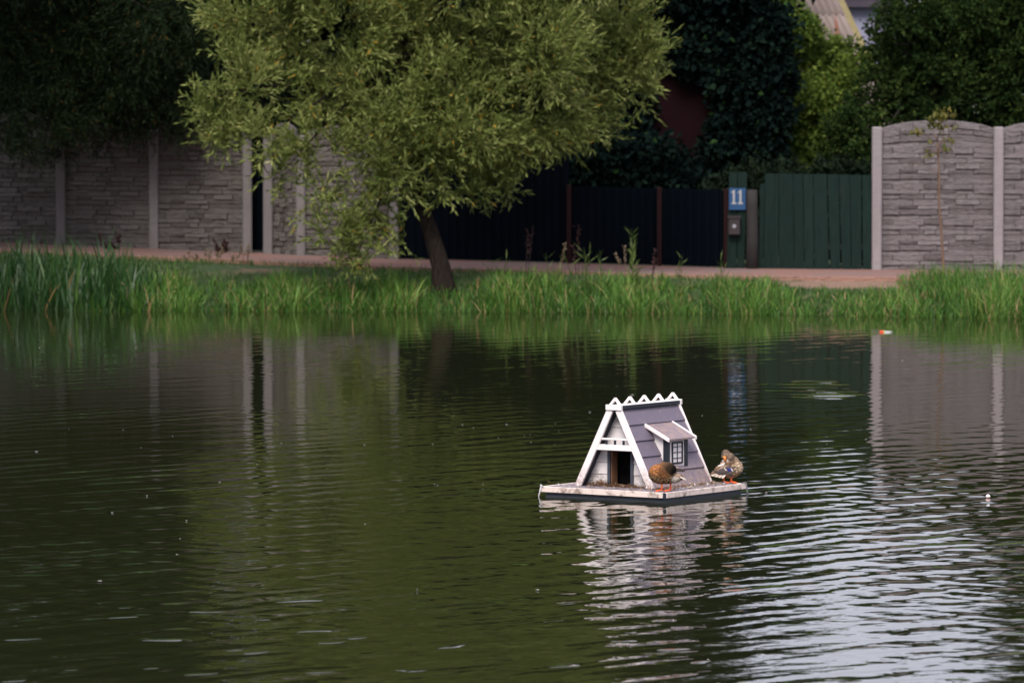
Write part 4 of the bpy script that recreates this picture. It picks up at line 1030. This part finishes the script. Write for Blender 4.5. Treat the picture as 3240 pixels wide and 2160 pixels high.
litter(260, lambda: rd.uniform(0.03, 1.24), lambda: rd.uniform(0.03, 1.24), 0.003, 0.5, 1.0, 0.022, 0.012)
LB, LD = np.array(LB), unit(np.array(LD)); keep = (np.array(LN) > 0)
tag(link_mesh("straw_litter", leaf_mesh("straw_litter", LB, LD, np.array(LN), np.array(WD_), np.array(TI), rd, 0.1), M_straw), "straw, droppings and down scattered on the raft deck", "litter", kind="stuff")

def feather_thing(label, group, p, ln, wd, yaw, pitch=0.06, curl=0.3):
    o_ = MB(); V = []; F = []; n = 6
    for i in range(n + 1):
        f = i / n; w_ = wd * math.sin(math.pi * min(0.08 + f * 0.9, 1)) * 0.5; x = ln * (f - .5); zc = curl * ln * (f - .5) ** 2 * 2 + 0.0015
        V += [(x, -w_, zc + w_ * 0.35), (x, 0, zc), (x, w_, zc + w_ * 0.35)]
    for i in range(n): F += [(3 * i, 3 * i + 3, 3 * i + 4, 3 * i + 1), (3 * i + 1, 3 * i + 4, 3 * i + 5, 3 * i + 2)]
    V2 = [(x, y, z_ - 0.0012) for x, y, z_ in V]; m0 = len(V); F += [tuple(q + m0 for q in f[::-1]) for f in F[:2 * n]]
    ob_ = o_.add(V + V2, F).build("feather", M_feather, None, smooth=True); ob_.location = p; ob_.rotation_euler = (0, -pitch, yaw); tag(ob_, label, "feather", group)
    return ob_
for lx, ly, yaw in [(0.62, 0.14, 0.3), (0.75, 0.17, 1.9), (0.83, 0.10, 0.9), (0.93, 0.15, 2.6), (0.40, 0.08, 0.2), (0.20, 0.33, 1.2), (1.05, 0.07, 0.5), (0.10, 1.17, 2.4)]:
    feather_thing("small white curled feather lying on the raft deck", "feathers on the deck", HW(lx, ly, ZD + 0.006), 0.045, 0.016, yaw, 0.05, 0.9)

# ------------------------------------------------------------------ ducks
def m_plumage(name, scale=85.0):
    m, n, p = newmat(name)
    a = n.nodes.new("ShaderNodeAttribute"); a.attribute_name = "Col"
    vo = n.nodes.new("ShaderNodeTexVoronoi"); n.links.new(coords(n, "Object", (0.6, 1, 1.35), (0, R(25), 0)), vo.inputs["Vector"]); vo.inputs["Scale"].default_value = scale
    f = noise(n, coords(n, "Object"), 160, 3, 0.6)
    k = ramp(n, vo.outputs["Distance"], [(0.12, (0.30, 0.28, 0.27)), (0.45, (0.9, 0.9, 0.9)), (0.75, (2.1, 1.9, 1.7))])
    a2 = n.nodes.new("ShaderNodeAttribute"); a2.attribute_name = "scaly"
    k = mixc(n, a2.outputs["Fac"], (1.0, 1.0, 1.0), k)
    c = mixc(n, 1.0, a.outputs["Color"], k, 'MULTIPLY')
    f2 = noise(n, coords(n, 'Object', (1.0, 1.0, 1.8), (0, R(25), 0)), 48, 3, 0.65)
    mk = mth(n, 'MULTIPLY', ramp(n, f2, [(0.46, (0, 0, 0)), (0.60, (1, 1, 1))]), mth(n, 'MULTIPLY', a2.outputs['Fac'], 0.75))
    c = mixc(n, mk, c, (0.028, 0.016, 0.009))
    c = mixc(n, mth(n, 'MULTIPLY', f, 0.35), c, (0.02, 0.014, 0.01))
    n.links.new(c, p.inputs["Base Color"]); p.inputs["Roughness"].default_value = 0.85; p.inputs["Specular IOR Level"].default_value = 0.06
    bump(n, p, vo.outputs["Distance"], 0.6, 0.006)
    return m
M_plum = m_plumage("hen_plumage", 80.0)
M_plum2 = m_plumage("hen_plumage_coarse", 64.0)

def blob_mesh(name, ells, voxel=0.0055):
    """union of ellipsoids (cx,cy,cz,rx,ry,rz,rotY deg) fused into one skin"""
    bm = bmesh.new()
    for e_ in ells:
        cx, cy, cz, rx, ry, rz, ro = e_
        M_ = Matrix.Translation((cx, cy, cz)) @ Matrix.Rotation(R(ro), 4, 'Y') @ Matrix.Diagonal((rx, ry, rz, 1))
        bmesh.ops.create_icosphere(bm, subdivisions=3, radius=1.0, matrix=M_)
    me = bpy.data.meshes.new(name); bm.to_mesh(me); bm.free()
    t = bpy.data.objects.new("tmp", me); COL.objects.link(t)
    rm = t.modifiers.new("r", 'REMESH'); rm.mode = 'VOXEL'; rm.voxel_size = voxel
    sm = t.modifiers.new("s", 'SMOOTH'); sm.factor = 0.5; sm.iterations = 7
    dg = bpy.context.evaluated_depsgraph_get(); dg.update()
    out = bpy.data.meshes.new_from_object(t.evaluated_get(dg)); out.name = name
    bpy.data.objects.remove(t); bpy.data.meshes.remove(me)
    return out

def paint(me, base, spots, scaly_default=0.8):
    """colour per vertex: spots = (x,z,rx,rz,colour,scaly[,soft]) ellipses in side view, later ones on top"""
    n = len(me.vertices); co = np.zeros(n * 3, np.float32); me.vertices.foreach_get("co", co); co = co.reshape(-1, 3)
    C = np.tile(np.array(base, np.float32), (n, 1)); S = np.full(n, scaly_default, np.float32)
    for sp_ in spots:
        x, z_, rx, rz, col, sc = sp_[:6]; soft = sp_[6] if len(sp_) > 6 else 0.35
        d_ = np.sqrt(((co[:, 0] - x) / rx) ** 2 + ((co[:, 2] - z_) / rz) ** 2)
        k = np.clip((1 + soft - d_) / (2 * soft), 0, 1)[:, None]
        C = C * (1 - k) + np.array(col, np.float32) * k; S = S * (1 - k[:, 0]) + sc * k[:, 0]
    ca = me.attributes.new("Col", 'FLOAT_COLOR', 'POINT'); ca.data.foreach_set("color", np.concatenate([C, np.ones((n, 1), np.float32)], 1).ravel())
    sa = me.attributes.new("scaly", 'FLOAT', 'POINT'); sa.data.foreach_set("value", S)

def quill(a, b, w, thick=0.004, side=(0, 1, 0), tipf=0.35):
    """flat feather blade from a to b, width w in the picture's plane"""
    a, b = Vector(a), Vector(b); d_ = (b - a).normalized(); s_ = Vector(side).cross(d_).normalized(); nrm = Vector(side)
    pts = []
    prof = [(0, .5), (.25, .9), (.65, 1.0), (.88, .7), (1, .12)]
    for f, k in prof: pts.append(a.lerp(b, f) + s_ * w * k / 2)
    for f, k in reversed(prof): pts.append(a.lerp(b, f) - s_ * w * k / 2)
    mb = MB(); mb.prism([p_ - nrm * thick / 2 for p_ in pts], nrm * thick)
    return mb

M_wingdark = m_plain("dark_wing_feather", (0.045, 0.032, 0.028), 0.55, 0.4, 60)
M_winggrey = m_plain("grey_brown_wing", (0.085, 0.065, 0.065), 0.55, 0.35, 70)
M_buff = m_plain("buff_feather", (0.36, 0.26, 0.19), 0.65, 0.35, 50)
M_paleq = m_plain("pale_feather", (0.70, 0.62, 0.56), 0.65, 0.2, 50)
M_spec = m_plain("blue_speculum", (0.012, 0.018, 0.22), 0.3, 0.15, 50)

def leg(root, x, y, ztop, fx, fy, name="leg"):
    mb = MB(); mb.tube([(x, y, ztop + 0.02), (x, y, ztop), (x + 0.004, y, ztop * 0.5), (x, y, 0.010)], [0.012, 0.0095, 0.0075, 0.008], 8)
    lg = mb.build(name, M_orange, root, smooth=True)
    f = MB(); d_ = Vector((fx, fy, 0)).normalized(); s_ = Vector((-d_.y, d_.x, 0))
    c = Vector((x, y, 0)); L = 0.056
    heel = c - d_ * 0.010; toes = [c + d_ * L * 0.88 + s_ * 0.026, c + d_ * L, c + d_ * L * 0.88 - s_ * 0.026]
    web = [heel + Vector((0, 0, .010)), toes[0] + Vector((0, 0, .003)), toes[1] + Vector((0, 0, .003)), toes[2] + Vector((0, 0, .003))]
    f.prism(web[::-1], (0, 0, -0.0035))
    for t in toes: f.tube([c + Vector((0, 0, .011)), c.lerp(t, .55) + Vector((0, 0, .008)), t + Vector((0, 0, .0035))], [0.0065, 0.005, 0.0035], 6)
    f.tube([heel + Vector((0, 0, .008)), heel - d_ * 0.012 + Vector((0, 0, .004))], [0.004, 0.002], 5)
    f.build("foot", M_orange, lg)

# --- hen at the front corner, head folded back into her flank
d1 = HW(0.110 * S_, 0.070 * S_, ZD)
k = empty("duck", d1); tag(k, "brown hen duck on orange legs preening with head folded back", "duck", "ducks on the raft")
me = blob_mesh("body", [(-0.050, 0.0, 0.150, 0.102, 0.082, 0.088, 12), (0.000, 0.0, 0.135, 0.105, 0.078, 0.075, 0), (-0.062, 0, 0.178, 0.070, 0.066, 0.055, -20), (0.062, 0.0, 0.120, 0.078, 0.058, 0.052, 8),
                        (0.000, -0.008, 0.212, 0.058, 0.048, 0.042, 25), (0.030, -0.030, 0.208, 0.052, 0.044, 0.048, 40), (0.052, -0.048, 0.188, 0.042, 0.036, 0.050, 20), (0.062, -0.046, 0.165, 0.025, 0.028, 0.030, 0), (0.115, 0.02, 0.125, 0.045, 0.036, 0.024, 12)])
paint(me, (0.15, 0.085, 0.042), [(-0.06, 0.08, 0.13, 0.055, (0.20, 0.135, 0.075), 1.0), (-0.07, 0.205, 0.10, 0.055, (0.32, 0.135, 0.052), 0.7), (-0.02, 0.165, 0.05, 0.055, (0.14, 0.06, 0.025), 0.5),
                                  (0.02, 0.225, 0.055, 0.045, (0.105, 0.062, 0.036), 0.25), (0.045, 0.195, 0.045, 0.055, (0.030, 0.019, 0.012), 0.15), (0.082, 0.188, 0.040, 0.056, (0.005, 0.004, 0.004), 0.0),
                                  (0.088, 0.100, 0.038, 0.035, (0.55, 0.50, 0.46), 0.4), (0.10, 0.145, 0.03, 0.02, (0.38, 0.27, 0.20), 0.5)], 0.9)
link_mesh("body", me, M_plum, k, True)
quill((0.075, -0.02, 0.195), (0.172, 0.0, 0.176), 0.026).build("wing_feather", M_wingdark, k)
quill((0.070, -0.03, 0.180), (0.150, -0.01, 0.180), 0.020).build("wing_feather", M_wingdark, k)
quill((0.070, 0.0, 0.212), (0.115, 0.0, 0.204), 0.012).build("wing_feather", M_buff, k)
quill((0.095, -0.03, 0.142), (0.182, -0.02, 0.100), 0.013, 0.003).build("tail_feather", M_paleq, k)
quill((0.080, 0.0, 0.128), (0.165, 0.02, 0.105), 0.045).build("tail_feather", M_buff, k)
leg(k, -0.034, -0.010, 0.075, -1, -0.35); leg(k, 0.042, 0.012, 0.095, -1, -0.45)

# --- hen at the far corner, head turned over her back, blue wing patch showing
d2 = HW(0.972 * S_, 0.126 * S_, ZD)
k = empty("duck", d2); tag(k, "mottled hen duck with blue wing patch preening her raised back feathers", "duck", "ducks on the raft")
me = blob_mesh("body", [(0.045, 0.0, 0.120, 0.100, 0.078, 0.078, -18), (0.075, 0, 0.135, 0.072, 0.066, 0.075, -35), (-0.02, 0.0, 0.115, 0.095, 0.066, 0.058, -10), (-0.085, 0.0, 0.090, 0.060, 0.040, 0.026, -12),
                        (0.060, -0.01, 0.190, 0.050, 0.044, 0.048, 30), (0.030, -0.02, 0.225, 0.042, 0.036, 0.044, 25), (-0.010, -0.028, 0.258, 0.040, 0.034, 0.040, 0), (-0.025, -0.034, 0.238, 0.026, 0.026, 0.030, 0), (0.0, -0.01, 0.17, 0.06, 0.05, 0.035, -25)])
paint(me, (0.25, 0.175, 0.12), [(0.11, 0.12, 0.05, 0.08, (0.42, 0.33, 0.25), 1.0), (0.03, 0.07, 0.10, 0.035, (0.34, 0.25, 0.17), 1.0), (0.0, 0.18, 0.06, 0.05, (0.16, 0.105, 0.075), 1.0),
                                 (0.04, 0.23, 0.045, 0.04, (0.13, 0.095, 0.075), 0.3), (-0.012, 0.255, 0.05, 0.045, (0.25, 0.185, 0.145), 0.3), (-0.012, 0.285, 0.04, 0.015, (0.15, 0.105, 0.08), 0.2),
                                 (-0.040, 0.262, 0.010, 0.022, (0.10, 0.075, 0.06), 0.0), (-0.02, 0.232, 0.02, 0.012, (0.42, 0.24, 0.10), 0.0)], 1.0)
link_mesh("body", me, M_plum2, k, True)
MB().tube([(-0.022, -0.055, 0.236), (-0.020, -0.060, 0.222), (-0.014, -0.064, 0.196)], [0.013, 0.0125, 0.008], 8).build("bill", M_bill, k, smooth=True)
# folded wing with speculum
wing = MB().prism([(0.055, -0.080, 0.150), (0.065, -0.080, 0.110), (0.035, -0.082, 0.082), (-0.060, -0.074, 0.072), (-0.128, -0.060, 0.072), (-0.085, -0.066, 0.112), (-0.030, -0.074, 0.138), (0.010, -0.078, 0.152)], (0, 0.022, 0)).build("wing", M_winggrey, k, bevel=0.004)
MB().prism([(-0.002, -0.0835, 0.134), (0.030, -0.0855, 0.132), (0.044, -0.0860, 0.112), (0.010, -0.0845, 0.112)], (0, 0.004, 0)).build("blue_patch", M_spec, wing)
for pts in ([(-0.030, -0.081, 0.136), (-0.022, -0.0815, 0.138), (-0.002, -0.084, 0.116), (-0.010, -0.0835, 0.113)], [(0.030, -0.086, 0.134), (0.040, -0.0865, 0.133), (0.056, -0.087, 0.108), (0.046, -0.0868, 0.110)]):
    MB().prism(pts, (0, 0.004, 0)).build("white_bar", M_paleq, wing)
for i in range(6):
    quill((0.02 - i * 0.012, -0.084 + i * .002, 0.104 - i * 0.003), (-0.085 - i * 0.010, -0.068 + i * .002, 0.078 + i * 0.007), 0.010, 0.003).build("wing_feather", M_wingdark, wing)
for a_, b2_, w_, mt in [((0.01, -0.05, 0.185), (-0.082, -0.055, 0.150), 0.020, M_paleq), ((0.015, -0.052, 0.172), (-0.06, -0.058, 0.132), 0.022, M_wingdark), ((0.02, -0.054, 0.196), (-0.060, -0.05, 0.178), 0.018, M_buff), ((0.00, -0.05, 0.205), (-0.058, -0.04, 0.190), 0.016, M_wingdark), ((0.0, -0.056, 0.160), (-0.075, -0.062, 0.128), 0.016, M_buff), ((0.02, -0.045, 0.205), (-0.045, -0.045, 0.200), 0.014, M_paleq)]:
    quill(a_, b2_, w_, 0.004).build("back_feather", mt, k)
for i in range(8):
    f = i / 7
    quill((-0.005 - 0.045 * f, -0.066, 0.090), (-0.045 - 0.110 * f, -0.074 + 0.01 * f, 0.044 + 0.026 * f), 0.015, 0.004).build("tail_feather", M_paleq if i % 2 == 0 else M_buff, k)
leg(k, -0.030, 0.0, 0.055, 0.8, -0.6); leg(k, 0.036, -0.012, 0.062, 0.8, -0.6)

# ------------------------------------------------------------------ things floating on the pond
p = W(2803, 1051, 79.5); p.z = 0.008
root = empty("fishing_float", p, R(-4)); tag(root, "red tipped white fishing float lying on the water by the far bank", "fishing float")
M_red = m_plain("float_red", (0.75, 0.07, 0.03), 0.35, 0.05); M_yel = m_plain("float_yellow", (0.8, 0.55, 0.05), 0.35, 0.05); M_fw = m_plain("float_white", (0.72, 0.75, 0.78), 0.35, 0.05)
MB().tube([(-0.085, 0, 0), (-0.080, 0, 0), (-0.06, 0, 0), (-0.035, 0, 0)], [0.005, 0.013, 0.016, 0.013], 10).build("tip", M_red, root, smooth=True)
MB().tube([(-0.0345, 0, 0), (-0.020, 0, 0)], [0.013, 0.010], 10).build("band", M_yel, root, smooth=True)
MB().tube([(-0.0195, 0, 0), (0.04, 0, 0), (0.09, 0, 0)], [0.009, 0.006, 0.003], 8).build("body", M_fw, root, smooth=True)
p = W(3126, 1577, 50.86); p.z = 0.010
root = empty("ball_float", p); tag(root, "small round white and reddish float on open water", "float")
M_pink = m_plain("float_pink", (0.60, 0.32, 0.28), 0.4, 0.2, 60)
bmx = bmesh.new(); bmesh.ops.create_uvsphere(bmx, u_segments=16, v_segments=10, radius=0.020); mm = bpy.data.meshes.new("ball"); bmx.to_mesh(mm); bmx.free()
link_mesh("ball", mm, M_fw, root, True)
MB().tube([(0, 0, -0.006), (0, 0, 0.001)], [0.0206, 0.0206], 16).build("band", M_pink, root, smooth=True)
MB().tube([(0, 0, 0.019), (0.002, 0, 0.026)], [0.004, 0.003], 8).build("stub", M_pink, root)
FL = [(1603, 1344, .05), (2000, 1251, .055), (1700, 1871, .05), (1463, 1345, .03), (1498, 1355, .02), (1153, 1409, .03), (1369, 1406, .02), (1577, 1387, .02), (1658, 1382, .02), (1678, 1376, .02), (1680, 1400, .018), (1755, 1408, .018), (1768, 1365, .02), (1866, 1304, .03), (1757, 1342, .018),
      (465, 1571, .03), (355, 1625, .035), (890, 1404, .03), (115, 1431, .04), (218, 1359, .025), (390, 1362, .02), (546, 1381, .02), (445, 1418, .02), (125, 1100, .03), (1375, 1535, .03), (1385, 1537, .022), (1528, 1534, .022), (695, 1527, .03), (1155, 1661, .025), (590, 1650, .025), (570, 1708, .03), (2222, 1316, .025), (2375, 1358, .022), (2855, 1142, .045), (2425, 1560, .03), (2740, 1391, .028), (2616, 1407, .022), (814, 1470, .02), (1320, 1869, .022), (2240, 2093, .03), (1895, 1047, .05), (315, 1843, .05), (560, 1758, .03)]
rf = random.Random(3)
for (x, y, ln) in FL:
    d_ = FPX * CAMH / (y - 118); p = W(x, y, d_); p.z = 0.003
    feather_thing("bit of white down drifting on the open water", "white down drifting on the pond", p, ln * 0.75, ln * 0.4, rf.uniform(0, 6.28), 0.0, 0.12)
# withered rust leaf cluster in the reeds
